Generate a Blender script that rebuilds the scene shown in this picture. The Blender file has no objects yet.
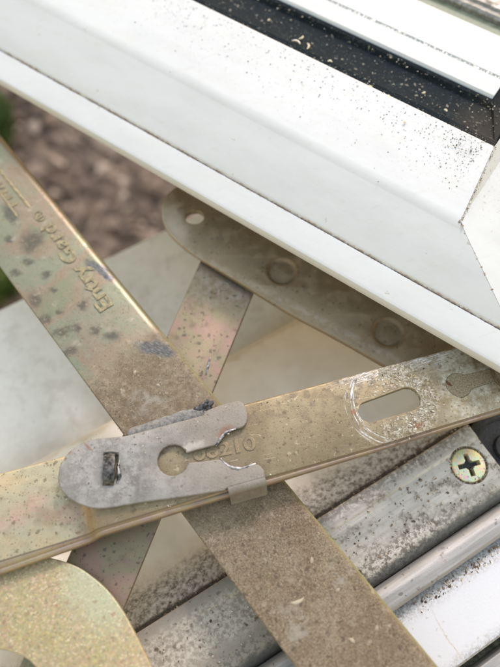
import bpy, bmesh, math, random
from mathutils import Vector, Matrix, noise as mnoise
random.seed(7)
R = math.radians
C = bpy.context.scene.collection
SC = bpy.context.scene
MM = 0.001                                   # everything below is written in millimetres

# ------------------------------------------------------------------ camera
TH = R(25); DIST = 175.0; FPX = 627.0
CAMP = (0.0, -DIST*math.sin(TH), DIST*math.cos(TH))
cam_d = bpy.data.cameras.new('camera'); cam = bpy.data.objects.new('camera', cam_d); C.objects.link(cam)
cam.location = Vector(CAMP)*MM; cam.rotation_euler = (TH, 0, 0)
cam_d.sensor_fit = 'VERTICAL'; cam_d.sensor_height = 24.0; cam_d.lens = 24.0*FPX/667.0
cam_d.clip_start = 0.005; cam_d.clip_end = 200.0
cam_d.dof.use_dof = True; cam_d.dof.focus_distance = 0.158; cam_d.dof.aperture_fstop = 5.8
SC.camera = cam

# ------------------------------------------------------------------ sky, sun, exposure
H = Vector((-0.40, -1.20, -1.0))              # the way sunlight travels
EL = math.atan2(1.0, math.hypot(H.x, H.y)); AZ = math.atan2(-H.x, -H.y)
w = bpy.data.worlds.new('World'); SC.world = w; w.use_nodes = True
wn = w.node_tree; wn.nodes.clear()
sky = wn.nodes.new('ShaderNodeTexSky'); sky.sky_type = 'NISHITA'; sky.sun_disc = False
sky.sun_elevation = EL; sky.sun_rotation = AZ; sky.dust_density = 1.0; sky.air_density = 3.2; sky.ozone_density = 0.0
bg = wn.nodes.new('ShaderNodeBackground'); bg.inputs[1].default_value = 0.15
wo = wn.nodes.new('ShaderNodeOutputWorld')
wn.links.new(sky.outputs[0], bg.inputs[0]); wn.links.new(bg.outputs[0], wo.inputs[0])
sd = bpy.data.lights.new('sun', 'SUN'); sd.energy = 1.15; sd.angle = R(10); sd.color = (1.0, 0.985, 0.965)
sun = bpy.data.objects.new('sun', sd); C.objects.link(sun)
sun.rotation_euler = H.to_track_quat('-Z', 'Y').to_euler()
VS = SC.view_settings
VS.view_transform = 'Standard'; VS.look = 'None'; VS.gamma = 1.0; VS.use_curve_mapping = False
VS.exposure = 1.03
VS.use_white_balance = True; VS.white_balance_temperature = 6750; VS.white_balance_tint = 25

# ------------------------------------------------------------------ geometry helpers
def W(px, py, z):
    """where the line of sight through a photograph point meets the level z (mm)"""
    x = (px-250)/FPX; y = -(py-333.5)/FPX
    dx, dy, dz = x, y*math.cos(TH)+math.sin(TH), y*math.sin(TH)-math.cos(TH)
    t = (z-CAMP[2])/dz
    return Vector((CAMP[0]+t*dx, CAMP[1]+t*dy, z))

def link(name, me, mat, parent=None, origin=None, smooth=35):
    """links a mesh whose vertices are in world mm as one object"""
    if parent is not None: o0 = Vector(parent['_o'])
    elif origin is not None: o0 = Vector(origin)
    else:
        o0 = Vector((0, 0, 0))
        for v in me.vertices: o0 += v.co
        o0 /= max(1, len(me.vertices))
    me.transform(Matrix.Translation(-o0)); me.transform(Matrix.Scale(MM, 4))
    o = bpy.data.objects.new(name, me); C.objects.link(o)
    if parent is not None: o.parent = parent
    else: o.location = o0*MM
    o['_o'] = tuple(o0)
    if mat is not None:
        me.materials.clear(); me.materials.append(mat)
    if smooth:
        me.polygons.foreach_set('use_smooth', [True]*len(me.polygons))
        me.set_sharp_from_angle(angle=R(smooth))
    return o

def bm_obj(name, bm, mat, parent=None, origin=None, smooth=35):
    bmesh.ops.recalc_face_normals(bm, faces=bm.faces)
    me = bpy.data.meshes.new(name); bm.to_mesh(me); bm.free()
    return link(name, me, mat, parent, origin, smooth)

def thing(name, label, cat, at, group=None):
    o = bpy.data.objects.new(name, None); C.objects.link(o); o.empty_display_size = 0.01
    o.location = Vector(at)*MM; o['_o'] = tuple(at); o['label'] = label; o['category'] = cat
    if group: o['group'] = group
    return o
def tag(o, label=None, cat=None, kind=None):
    if label: o['label'] = label
    if cat: o['category'] = cat
    if kind: o['kind'] = kind
    return o

def chaikin(p, n=2, closed=True, keep=()):
    p = [Vector(q) for q in p]
    for _ in range(n):
        out = []
        m = len(p)
        rng = range(m) if closed else range(m-1)
        if not closed: out.append(p[0])
        for i in rng:
            a, b = p[i], p[(i+1) % m]
            out += [a.lerp(b, .25), a.lerp(b, .75)]
        if not closed: out.append(p[-1])
        p = out
    return p

def plate_mesh(outline, top, thick, bev=0.3, holes=()):
    """flat plate with rounded rims from outlines (mm)"""
    cu = bpy.data.curves.new('plate', 'CURVE'); cu.dimensions = '2D'; cu.fill_mode = 'BOTH'
    for loop in (outline, *holes):
        sp = cu.splines.new('POLY'); sp.points.add(len(loop)-1); sp.use_cyclic_u = True
        for q, v in zip(sp.points, loop): q.co = (v[0], v[1], 0, 1)
    cu.extrude = thick/2-bev; cu.bevel_depth = bev; cu.bevel_resolution = 3; cu.offset = -bev
    t = bpy.data.objects.new('t', cu); C.objects.link(t)
    me = bpy.data.meshes.new_from_object(t, depsgraph=bpy.context.evaluated_depsgraph_get())
    bpy.data.objects.remove(t); bpy.data.curves.remove(cu)
    me.transform(Matrix.Translation((0, 0, top-thick/2)))
    bm = bmesh.new(); bm.from_mesh(me); bmesh.ops.remove_doubles(bm, verts=bm.verts, dist=1e-4)
    bm.to_mesh(me); bm.free()
    return me

def text_mesh(s, p0, p1, z, height, ext=0.22, bev=0.09, fat=0.01):
    cu = bpy.data.curves.new('text', 'FONT'); cu.body = s; cu.size = 1.0
    cu.extrude = ext; cu.bevel_depth = bev*0.2; cu.bevel_resolution = 1; cu.offset = fat; cu.resolution_u = 6
    t = bpy.data.objects.new('t', cu); C.objects.link(t)
    me = bpy.data.meshes.new_from_object(t, depsgraph=bpy.context.evaluated_depsgraph_get())
    bpy.data.objects.remove(t); bpy.data.curves.remove(cu)
    xs = [v.co.x for v in me.vertices]; x0, x1 = min(xs), max(xs)
    d = (p1-p0); L = d.length; a = math.atan2(d.y, d.x)
    sx = L/(x1-x0); sy = height/0.72
    for v in me.vertices:
        x, y = (v.co.x-x0)*sx, v.co.y*sy
        v.co = (x, y, (v.co.z/ext)*ext)
    me.transform(Matrix.Translation((p0.x, p0.y, z)) @ Matrix.Rotation(a, 4, 'Z'))
    return me

def loft(rings, cap=True, cap0=True, cap1=True):
    bm = bmesh.new(); vr = [[bm.verts.new(p) for p in r] for r in rings]
    n = len(rings[0])
    for a, b in zip(vr[:-1], vr[1:]):
        for i in range(n):
            bm.faces.new((a[i], a[(i+1) % n], b[(i+1) % n], b[i]))
    if cap:
        if cap0: bm.faces.new(list(reversed(vr[0])))
        if cap1: bm.faces.new(vr[-1])
    bmesh.ops.recalc_face_normals(bm, faces=bm.faces)
    return bm

def tube(bm, path, rad, n=10, flat=1.0):
    path = [Vector(p) for p in path]; rings = []
    for i, p in enumerate(path):
        t = (path[min(i+1, len(path)-1)]-path[max(i-1, 0)]).normalized()
        s = t.cross(Vector((0, 0, 1))).normalized(); u = s.cross(t)
        r = rad[i] if isinstance(rad, (list, tuple)) else rad
        rings.append([bm.verts.new(p+s*math.cos(k*2*math.pi/n)*r+u*math.sin(k*2*math.pi/n)*r*flat) for k in range(n)])
    for a, b in zip(rings[:-1], rings[1:]):
        for i in range(n): bm.faces.new((a[i], a[(i+1) % n], b[(i+1) % n], b[i]))
    bm.faces.new(rings[0]); bm.faces.new(list(reversed(rings[-1])))

def lathe(bm, prof, c, n=48):
    """closed solid of revolution about the vertical through c; prof = (r,z) from axis to axis"""
    c = Vector(c); rings = []
    for r, z in prof:
        if r < 1e-6: rings.append([bm.verts.new(c+Vector((0, 0, z)))])
        else: rings.append([bm.verts.new(c+Vector((r*math.cos(k*2*math.pi/n), r*math.sin(k*2*math.pi/n), z))) for k in range(n)])
    for a, b in zip(rings[:-1], rings[1:]):
        for i in range(n):
            j = (i+1) % n
            if len(a) == 1 and len(b) == 1: continue
            if len(a) == 1: bm.faces.new((a[0], b[i], b[j]))
            elif len(b) == 1: bm.faces.new((a[i], a[j], b[0]))
            else: bm.faces.new((a[i], a[j], b[j], b[i]))
    bmesh.ops.recalc_face_normals(bm, faces=bm.faces)

def cut(me, bms):
    """subtract closed shapes from a mesh, all in world mm"""
    o = bpy.data.objects.new('t', me); C.objects.link(o); tmp = []
    for b in bms:
        m2 = bpy.data.meshes.new('c'); b.to_mesh(m2); b.free()
        k = bpy.data.objects.new('c', m2); C.objects.link(k); tmp.append(k)
        md = o.modifiers.new('b', 'BOOLEAN'); md.operation = 'DIFFERENCE'; md.solver = 'EXACT'; md.object = k
    dg = bpy.context.evaluated_depsgraph_get(); r = bpy.data.meshes.new_from_object(o.evaluated_get(dg))
    for k in tmp: bpy.data.objects.remove(k)
    bpy.data.objects.remove(o)
    return r

def prism(outline, z0, z1):
    bm = bmesh.new(); a = [bm.verts.new((p[0], p[1], z0)) for p in outline]; b = [bm.verts.new((p[0], p[1], z1)) for p in outline]
    n = len(a)
    for i in range(n): bm.faces.new((a[i], a[(i+1) % n], b[(i+1) % n], b[i]))
    bm.faces.new(list(reversed(a))); bm.faces.new(b)
    bmesh.ops.recalc_face_normals(bm, faces=bm.faces)
    return bm

def arc(cx, cz, r, a0, a1, n):
    return [(cx+r*math.cos(R(a0+(a1-a0)*i/n)), cz+r*math.sin(R(a0+(a1-a0)*i/n))) for i in range(n+1)]

def crumbs(pts, rmin, rmax, flat=0.6, sub=1, wob=0.35):
    """irregular lumps at points (mm), one mesh"""
    bm = bmesh.new()
    for p in pts:
        r = rmin+(rmax-rmin)*random.random()**2.5
        m = Matrix.Translation(p) @ Matrix.Rotation(random.random()*6.28, 4, 'Z') @ Matrix.Rotation(random.uniform(-.4, .4), 4, 'X') \
            @ Matrix.Diagonal((r*random.uniform(.7, 1.6), r*random.uniform(.6, 1.0), r*flat, 1))
        g = bmesh.ops.create_icosphere(bm, subdivisions=sub, radius=1.0, matrix=m)
        for v in g['verts']:
            v.co += (v.co-Vector(p))*random.uniform(-wob, wob)
    return bm

# ------------------------------------------------------------------ material helpers
class M:
    def __init__(s, name):
        s.m = bpy.data.materials.new(name); s.m.use_nodes = True
        s.t = s.m.node_tree; s.t.nodes.clear()
        s.out = s.t.nodes.new('ShaderNodeOutputMaterial'); s.p = s.t.nodes.new('ShaderNodeBsdfPrincipled')
        s.t.links.new(s.p.outputs[0], s.out.inputs[0])
        g = s.t.nodes.new('ShaderNodeNewGeometry')
        v = s.t.nodes.new('ShaderNodeVectorMath'); v.operation = 'SCALE'; v.inputs['Scale'].default_value = 1000
        s.t.links.new(g.outputs['Position'], v.inputs[0]); s.pos = v.outputs[0]; s.geo = g
        s._wp = None
    def put(s, sock, v):
        if hasattr(v, 'is_output') or isinstance(v, bpy.types.NodeSocket): s.t.links.new(v, sock)
        else:
            if isinstance(v, (tuple, list)) and len(v) == 3 and sock.type == 'RGBA': v = (*v, 1)
            sock.default_value = v
    def math(s, op, a, b=0.0, c=None, clamp=False):
        n = s.t.nodes.new('ShaderNodeMath'); n.operation = op; n.use_clamp = clamp
        s.put(n.inputs[0], a); s.put(n.inputs[1], b)
        if c is not None: s.put(n.inputs[2], c)
        return n.outputs[0]
    def stretch(s, ang, sx, sy, sz=1, vec=None):
        """coordinates turned by ang then scaled: for streaks along a direction"""
        n = s.t.nodes.new('ShaderNodeMapping'); n.vector_type = 'POINT'
        s.put(n.inputs[0], vec or s.pos); n.inputs['Rotation'].default_value = (0, 0, -R(ang))
        k = s.t.nodes.new('ShaderNodeVectorMath'); k.operation = 'MULTIPLY'
        s.put(k.inputs[0], n.outputs[0]); k.inputs[1].default_value = (sx, sy, sz)
        return k.outputs[0]
    def noise(s, scale, detail=4, rough=.55, vec=None, dist=0.0, col=False, off=None):
        n = s.t.nodes.new('ShaderNodeTexNoise'); v = vec or s.pos
        if off is not None:
            a = s.t.nodes.new('ShaderNodeVectorMath'); s.put(a.inputs[0], v); a.inputs[1].default_value = (off, off*1.7, off*.3); v = a.outputs[0]
        s.put(n.inputs['Vector'], v)
        n.inputs['Scale'].default_value = scale; n.inputs['Detail'].default_value = detail
        n.inputs['Roughness'].default_value = rough; n.inputs['Distortion'].default_value = dist
        return n.outputs['Color' if col else 'Fac']
    def step(s, v, a, b, smooth=True):
        n = s.t.nodes.new('ShaderNodeMapRange'); n.interpolation_type = 'SMOOTHSTEP' if smooth else 'LINEAR'
        s.put(n.inputs[0], v); n.inputs[1].default_value = a; n.inputs[2].default_value = b
        return n.outputs[0]
    def lin(s, v, a, b, c, d):
        n = s.t.nodes.new('ShaderNodeMapRange'); s.put(n.inputs[0], v)
        for i, x in enumerate((a, b, c, d)): s.put(n.inputs[1+i], x)
        return n.outputs[0]
    def mix(s, f, a, b, mode='MIX'):
        n = s.t.nodes.new('ShaderNodeMix'); n.data_type = 'RGBA'; n.blend_type = mode
        s.put(n.inputs[0], f); s.put(n.inputs[6], a); s.put(n.inputs[7], b)
        return n.outputs[2]
    def ext(s, v, a, b, c, d):
        return s.math('ADD', s.math('MULTIPLY', s.math('SUBTRACT', v, a), (d-c)/(b-a)), c)
    def ramp(s, f, stops):
        n = s.t.nodes.new('ShaderNodeValToRGB'); s.put(n.inputs[0], f); e = n.color_ramp.elements
        while len(e) < len(stops): e.new(0.5)
        for k, (p, c) in zip(e, stops): k.position = p; k.color = (*c, 1)
        return n.outputs[0]
    def specks(s, scale, size, density=1.0, vec=None, dens=None, soft=.35):
        """scattered round-ish flecks; size in cell units, density = share of cells that carry one"""
        v = s.t.nodes.new('ShaderNodeTexVoronoi'); v.feature = 'F1'; v.voronoi_dimensions = '2D'; s.put(v.inputs['Vector'], vec or s.wob(0.5/scale, scale*2))
        v.inputs['Scale'].default_value = scale
        sp = s.t.nodes.new('ShaderNodeSeparateColor'); s.put(sp.inputs[0], v.outputs['Color'])
        r = s.math('MULTIPLY', sp.outputs[1], size)
        m = s.lin(v.outputs['Distance'], s.math('MULTIPLY', r, 1-soft), r, 1.0, 0.0)
        keep = s.math('LESS_THAN', sp.outputs[0], density if dens is None else dens)
        return s.math('MULTIPLY', m, keep)
    def wob(s, amp, scale):
        """position pushed about by noise, for ragged outlines"""
        c = s.noise(scale, 3, .6, col=True)
        a = s.t.nodes.new('ShaderNodeVectorMath'); a.operation = 'SUBTRACT'; s.put(a.inputs[0], c); a.inputs[1].default_value = (.5, .5, .5)
        b = s.t.nodes.new('ShaderNodeVectorMath'); b.operation = 'SCALE'; s.put(b.inputs[0], a.outputs[0]); b.inputs['Scale'].default_value = amp*2
        d = s.t.nodes.new('ShaderNodeVectorMath'); d.operation = 'ADD'; s.put(d.inputs[0], b.outputs[0]); s.put(d.inputs[1], s.pos)
        return d.outputs[0]
    def blob(s, c, rx, ry=None, ang=0, vec=None, soft=.5):
        """a stain of its own shape at one place: 1 inside, 0 outside"""
        ry = ry or rx
        a = s.t.nodes.new('ShaderNodeVectorMath'); a.operation = 'SUBTRACT'; s.put(a.inputs[0], vec or s.pos); a.inputs[1].default_value = (c[0], c[1], 0)
        b = s.stretch(ang, 1/rx, 1/ry, 0, vec=a.outputs[0])
        l = s.t.nodes.new('ShaderNodeVectorMath'); l.operation = 'LENGTH'; s.put(l.inputs[0], b)
        return s.step(l.outputs['Value'], 1+soft, 1-soft)
    def along(s, ang, vec=None):
        """coordinate (mm) measured along direction ang, and across it"""
        sp = s.t.nodes.new('ShaderNodeSeparateXYZ'); s.put(sp.inputs[0], s.stretch(ang, 1, 1, 1, vec))
        return sp.outputs[0], sp.outputs[1], sp.outputs[2]
    def mx(s, *a):
        r = a[0]
        for b in a[1:]: r = s.math('MAXIMUM', r, b)
        return r
    def finish(s, col, rough, metal=0.0, height=None, dist=0.1, strength=1.0, bevel=0.0, spec=.5, coat=0):
        s.put(s.p.inputs['Base Color'], col); s.put(s.p.inputs['Roughness'], rough); s.put(s.p.inputs['Metallic'], metal)
        s.p.inputs['Specular IOR Level'].default_value = spec
        nrm = None
        if bevel:
            b = s.t.nodes.new('ShaderNodeBevel'); b.samples = 4; b.inputs['Radius'].default_value = bevel*MM; nrm = b.outputs[0]
        if height is not None:
            b = s.t.nodes.new('ShaderNodeBump'); b.inputs['Strength'].default_value = strength; b.inputs['Distance'].default_value = dist*MM
            s.put(b.inputs['Height'], height)
            if nrm: s.put(b.inputs['Normal'], nrm)
            nrm = b.outputs[0]
        if nrm: s.put(s.p.inputs['Normal'], nrm)
        return s.m

def P2(px, py, z): v = W(px, py, z); return (v.x, v.y)

# levels (mm): arms and plates
ZA, ZB, ZBL, ZC, ZP, ZK, ZG = 4.0, 10.0, 7.0, 0.0, 3.0, 11.4, 3.6
ANG_A = -51.15; ANG_B = 16.7; ANG_S = -34.6; ANG_T = 30.8

# ------------------------------------------------------------------ materials
def zinc_base(m, cols, scale=.08, off=0):
    """yellow passivated zinc: slow drift of tint plus a fine crystalline mottle"""
    a = m.noise(scale, 3, .5, dist=.6, off=off); b = m.noise(1.6, 5, .7, off=off+9)
    f = m.math('ADD', m.math('MULTIPLY', a, .75), m.math('MULTIPLY', b, .25))
    n = len(cols)
    return m.ramp(f, [(0.3+.4*i/(n-1), c) for i, c in enumerate(cols)])

def make_mat_A():
    m = M('stamped_arm_zinc')
    base = zinc_base(m, [(.225, .195, .11), (.19, .205, .13), (.25, .185, .13), (.20, .22, .155), (.27, .225, .13)], .055, 3)
    u, v, z = m.along(ANG_A)
    # pale clean plating at the upper end, sandy dirt from the crossing downwards
    W0 = W(135, 345, ZA); d = Vector((math.cos(R(ANG_A)), math.sin(R(ANG_A)), 0)); u0 = W0.dot(d)
    wu, wv, _ = m.along(ANG_A, m.wob(5, .18))
    dirty = m.step(wu, u0-5, u0+5)
    far = m.step(u, u0+38, u0+60)
    big = m.noise(.11, 4, .6, off=31, dist=.5); med = m.noise(.35, 5, .7, off=37)
    fine = m.noise(3.2, 6, .75); mid = m.noise(.55, 5, .65)
    dustc = m.ramp(m.math('ADD', m.math('MULTIPLY', fine, .5), m.math('MULTIPLY', mid, .5)),
                   [(.36, (.085, .062, .040)), (.46, (.16, .123, .082)), (.54, (.215, .172, .118)), (.64, (.31, .26, .185))])
    dustc = m.mix(far, dustc, m.ramp(fine, [(.37, (.055, .038, .024)), (.48, (.155, .116, .075)), (.54, (.20, .155, .105)), (.63, (.33, .27, .19))]))
    dustc = m.mix(m.math('MULTIPLY', m.step(big, .42, .62), .55), dustc, m.mix(1.0, dustc, (.62, .52, .42), 'MULTIPLY'))
    dustc = m.mix(m.math('MULTIPLY', m.step(med, .54, .68), .5), dustc, (.27, .235, .18))
    wnd = m.noise(1, 4, .6, vec=m.stretch(ANG_A+8, .12, 2.2), off=17); dustc = m.mix(m.math('MULTIPLY', m.step(wnd, .62, .72), .4), dustc, (.33, .28, .20))
    amt = m.math('MULTIPLY', dirty, m.lin(mid, .3, .6, .78, 1.0))
    haze = m.step(m.noise(.35, 5, .65, off=4), .46, .7)
    base = m.mix(m.math('MULTIPLY', haze, .45), base, (.28, .235, .18))
    col = m.mix(amt, base, dustc)
    # grey corrosion blots
    wv_ = m.wob(2.0, .32)
    sp = [(32, 241, 11, 13, 0), (45, 275, 5, 4, 0), (53, 290, 4, 3, 0), (34, 299, 6, 7, 20), (15, 273, 6, 4, 0), (64, 331, 9, 5, 20), (76, 329, 5, 5, 0),
          (94, 331, 5, 4, 0), (111, 337, 8, 6, 0), (70, 352, 6, 5, 0), (82, 305, 5, 6, 0), (10, 215, 6, 14, 35), (28, 262, 6, 4, 0), (60, 312, 4, 3, 0), (8, 240, 5, 4, 0), (46, 318, 4, 5, 0), (98, 307, 3, 3, 0)]
    bl = m.mx(*[m.blob(P2(x, y, ZA), rx*.29, ry*.31, a, wv_, .6) for x, y, rx, ry, a in sp])
    bl = m.math('MULTIPLY', bl, m.step(m.noise(.8, 5, .75, off=44), .30, .48))
    col = m.mix(m.math('MULTIPLY', bl, m.lin(fine, .35, .65, .9, .55)), col, (.04, .04, .038))
    scr = m.mx(m.blob(P2(100, 270, ZA), 5.0, 1.6, -35, wv_, .4), m.blob(P2(107, 276, ZA), 2.6, 1.0, -25, wv_, .3), m.blob(P2(156, 349, ZA), 5.6, 1.9, -10, wv_, .4))
    sn = m.noise(1.0, 5, .7, vec=m.stretch(-30, .7, 4))
    col = m.mix(scr, col, m.ramp(sn, [(.38, (.045, .045, .046)), (.55, (.12, .122, .125)), (.68, (.28, .28, .28))]))
    s1 = m.specks(.55, .32, .6); s2 = m.specks(1.3, .42, .6)
    s3 = m.specks(1.0, .34, .5, vec=m.wob(1.2, 1.1))
    col = m.mix(m.math('MULTIPLY', m.math('MULTIPLY', s1, far), .75), col, (.07, .05, .035))
    col = m.mix(m.math('MULTIPLY', s2, m.lin(dirty, 0, 1, .25, .6)), col, (.09, .065, .04))
    col = m.mix(m.math('MULTIPLY', m.math('MULTIPLY', s3, dirty), .45), col, (.36, .30, .21))
    rub = m.step(m.noise(.25, 4, .6, off=11), .6, .72)
    col = m.mix(m.math('MULTIPLY', rub, .35), col, (.48, .42, .34))
    q_ = m.mx(m.blob(P2(145, 402, ZA), 4.5, 3.4, 30, wv_, .5), m.blob(P2(296, 625, ZA), 2.4, 4, 20, wv_, .5), m.blob(P2(340, 575, ZA), 2.6, 2.2, 0, wv_, .6))
    col = m.mix(m.math('MULTIPLY', m.math('MULTIPLY', q_, m.step(med, .42, .6)), .6), col, (.28, .265, .23))
    # greenish film on the rolled edge
    edge = m.step(z, ZA-.25, ZA-1.2)
    col = m.mix(m.math('MULTIPLY', edge, .55), col, (.22, .23, .09))
    met = m.lin(m.mx(amt, bl), 0, 1, .62, .08)
    h = m.math('ADD', m.math('MULTIPLY', fine, m.lin(dirty, 0, 1, .3, 1.0)), m.math('SUBTRACT', m.math('MULTIPLY', s3, .6), m.math('MULTIPLY', m.mx(bl, scr), .15)))
    return m.finish(col, m.lin(m.mx(amt, bl), 0, 1, .40, .82), met, h, .16, .8, bevel=.22)

def bvv(px, py, z):
    d_ = Vector((math.cos(R(ANG_B)), math.sin(R(ANG_B)), 0)); w_ = W(px, py, z); return w_.dot(d_), w_.dot(Vector((-d_.y, d_.x, 0)))
LB0 = bvv(290, 478, ZB-1.2); LB1 = bvv(475, 421, ZB-1.2)
def make_mat_B():
    m = M('slotted_arm_zinc')
    gold = zinc_base(m, [(.175, .135, .075), (.225, .175, .10), (.28, .225, .135), (.21, .17, .105)], .06, 21)
    iri_sunlit = zinc_base(m, [(.44, .36, .23), (.46, .31, .23), (.38, .35, .24), (.48, .38, .23), (.46, .33, .25)], .07, 33)  # iridescent tint, its colours brightened to carry the sunlight on the left end
    u, v, z = m.along(ANG_B)
    d = Vector((math.cos(R(ANG_B)), math.sin(R(ANG_B)), 0))
    uk = W(90, 515, ZB).dot(d); us = W(395, 400, ZB).dot(d)
    wu, wv, _ = m.along(ANG_B, m.wob(4, .2))
    left = m.step(wu, uk+3, uk-6)
    col = m.mix(left, gold, iri_sunlit)
    fine = m.noise(3.0, 6, .75); mid = m.noise(.4, 5, .6, off=2)
    # soil: brown film in patches, heavier to the right of the clip
    dirt = m.math('MULTIPLY', m.step(mid, .42, .68), m.lin(left, 0, 1, .75, .4))
    col = m.mix(dirt, col, m.ramp(fine, [(.36, (.09, .065, .04)), (.62, (.24, .19, .13))]))
    # chalky grey-green film near the pivot end
    right = m.step(wu, us+5, us+16)
    chalk = m.math('MULTIPLY', right, m.step(m.noise(.28, 5, .6, off=6), .36, .6))
    col = m.mix(m.math('MULTIPLY', chalk, .8), col, m.ramp(m.noise(1.2, 5, .7, off=8), [(.35, (.27, .25, .17)), (.6, (.42, .41, .35)), (.72, (.62, .62, .58))]))
    # worn ring where a washer turned about the slot
    cx, cy = P2(393, 401, ZB)
    a = m.t.nodes.new('ShaderNodeVectorMath'); a.operation = 'SUBTRACT'; m.put(a.inputs[0], m.pos); a.inputs[1].default_value = (cx, cy, 0)
    sp = m.t.nodes.new('ShaderNodeSeparateXYZ'); m.put(sp.inputs[0], a.outputs[0])
    r = m.math('SQRT', m.math('ADD', m.math('POWER', sp.outputs[0], 2), m.math('POWER', sp.outputs[1], 2)))
    th = m.math('ARCTAN2', sp.outputs[1], sp.outputs[0])
    cv = m.t.nodes.new('ShaderNodeCombineXYZ'); m.put(cv.inputs[0], m.math('MULTIPLY', r, 3.0)); m.put(cv.inputs[1], m.math('MULTIPLY', th, 1.6))
    arcs = m.noise(1.0, 6, .75, vec=cv.outputs[0])
    ringL = m.math('MULTIPLY', m.step(m.math('ABSOLUTE', m.math('SUBTRACT', r, 10.6)), 2.0, .6), m.math('LESS_THAN', sp.outputs[0], -2))
    ringL = m.math('MULTIPLY', ringL, m.step(arcs, .50, .58))
    ring = m.math('MULTIPLY', m.step(m.math('ABSOLUTE', m.math('SUBTRACT', r, 8.8)), 3.6, 1.5), m.math('GREATER_THAN', sp.outputs[0], -3))
    crust = m.math('MULTIPLY', ring, m.step(m.noise(.6, 6, .85, off=3), .40, .52))
    topscr = m.math('MULTIPLY', m.step(m.math('ABSOLUTE', m.math('SUBTRACT', v, m.lin(u, us-60, us+20, 0, 0))), 1, 0), 0)
    vs = W(400, 365, ZB).dot(Vector((-d.y, d.x, 0)))
    up = m.math('MULTIPLY', m.step(v, vs-3.2, vs-.4), m.math('MULTIPLY', m.step(u, us-16, us-5), m.step(u, us+26, us+12)))
    st = m.step(m.noise(1.0, 5, .75, vec=m.stretch(ANG_B+4, .35, 4.5)), .47, .6)
    col = m.mix(m.math('MULTIPLY', up, st), col, (.62, .63, .64))
    scr2 = m.math('MULTIPLY', m.step(m.noise(1.0, 3, .6, vec=m.stretch(ANG_B-6, .16, 6), off=5), .66, .7), .5)
    col = m.mix(scr2, col, (.62, .54, .36))
    dk = m.math('MULTIPLY', m.step(m.noise(1.0, 3, .6, vec=m.stretch(ANG_B+12, .2, 7), off=15), .68, .71), m.step(u, us-45, us-20))
    col = m.mix(m.math('MULTIPLY', dk, .7), col, (.06, .05, .04))
    col = m.mix(m.math('MULTIPLY', crust, .95), col, m.ramp(m.noise(1.6, 5, .7, off=1), [(.36, (.12, .085, .05)), (.46, (.30, .26, .18)), (.56, (.50, .48, .42)), (.68, (.3, .2, .11))]))
    col = m.mix(ringL, col, (.70, .70, .70))
    rust = m.mx(m.blob(P2(418, 425, ZB), 1.2, .8, 20, m.wob(1, .8)), m.blob(P2(353, 412, ZB), .6))
    col = m.mix(m.math('MULTIPLY', rust, .6), col, (.3, .1, .05))
    s1 = m.specks(.5, .28, .55); s2 = m.specks(1.4, .34, .45)
    col = m.mix(m.math('MULTIPLY', s2, .6), col, (.12, .08, .045)); col = m.mix(m.math('MULTIPLY', s1, .55), col, (.09, .06, .035))
    s3 = m.specks(.45, .24, .25, vec=m.wob(1.5, .9)); col = m.mix(m.math('MULTIPLY', s3, .5), col, (.5, .43, .29))
    # soil round the clip's mouth and brown run of dirt by the crank
    st2 = m.mx(m.blob(P2(90, 522, ZBL), 3.2, 4.4, 0, m.wob(2, .5), .6), m.blob(P2(45, 517, ZBL), 3.2, 2.2, 0, m.wob(2, .5), .6))
    col = m.mix(m.math('MULTIPLY', st2, .45), col, (.22, .15, .09))
    nonm = m.mx(dirt, chalk, crust, ringL)
    h = m.math('ADD', m.math('MULTIPLY', fine, .5), m.math('ADD', m.math('MULTIPLY', crust, m.math('MULTIPLY', arcs, 2.0)), m.math('MULTIPLY', ringL, -.8)))
    # a greasy blue-grey smear along the back edge beside the clip
    lo = lambda t: None
    vlo = m.ext(u, LB0[0], LB1[0], LB0[1], LB1[1])
    dv = m.math('SUBTRACT', v, vlo)
    dv = m.math('MULTIPLY', dv, m.lin(u, -10, 20, 1.0, 1.75)); rim = m.step(dv, 2.0, 1.5); ln = m.math('MULTIPLY', m.step(m.math('ABSOLUTE', m.math('SUBTRACT', dv, 1.62)), .28, .08), .6)
    rimc = m.ramp(m.noise(.09, 3, .5, vec=m.stretch(ANG_B, 1, .3), off=4), [(.35, (.25, .195, .12)), (.5, (.24, .175, .15)), (.6, (.29, .23, .14)), (.7, (.23, .18, .16))])
    col = m.mix(m.math('MULTIPLY', rim, .8), col, m.mix(m.math('MULTIPLY', m.step(fine, .5, .7), .4), rimc, (.12, .09, .06)))
    col = m.mix(ln, col, (.07, .05, .03))
    nonm = m.math('MULTIPLY', nonm, m.math('SUBTRACT', 1.0, m.math('MULTIPLY', rim, .8)))
    bk = m.math('MULTIPLY', m.math('MULTIPLY', m.step(m.along(ANG_B, m.wob(.8, .6))[1], vs-3.4, vs-2.2), m.step(u, W(215, 405, ZB).dot(d), W(205, 405, ZB).dot(d))), m.step(u, uk-4, uk+6))
    col = m.mix(m.math('MULTIPLY', bk, .8), col, m.ramp(fine, [(.35, (.10, .11, .12)), (.65, (.28, .29, .30))]))
    return m.finish(col, m.math('ADD', m.lin(nonm, 0, 1, .40, .78), m.math('MULTIPLY', rim, .06)), m.lin(m.mx(nonm, bk), 0, 1, .5, .05), h, .14, .8, bevel=.25)

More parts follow.
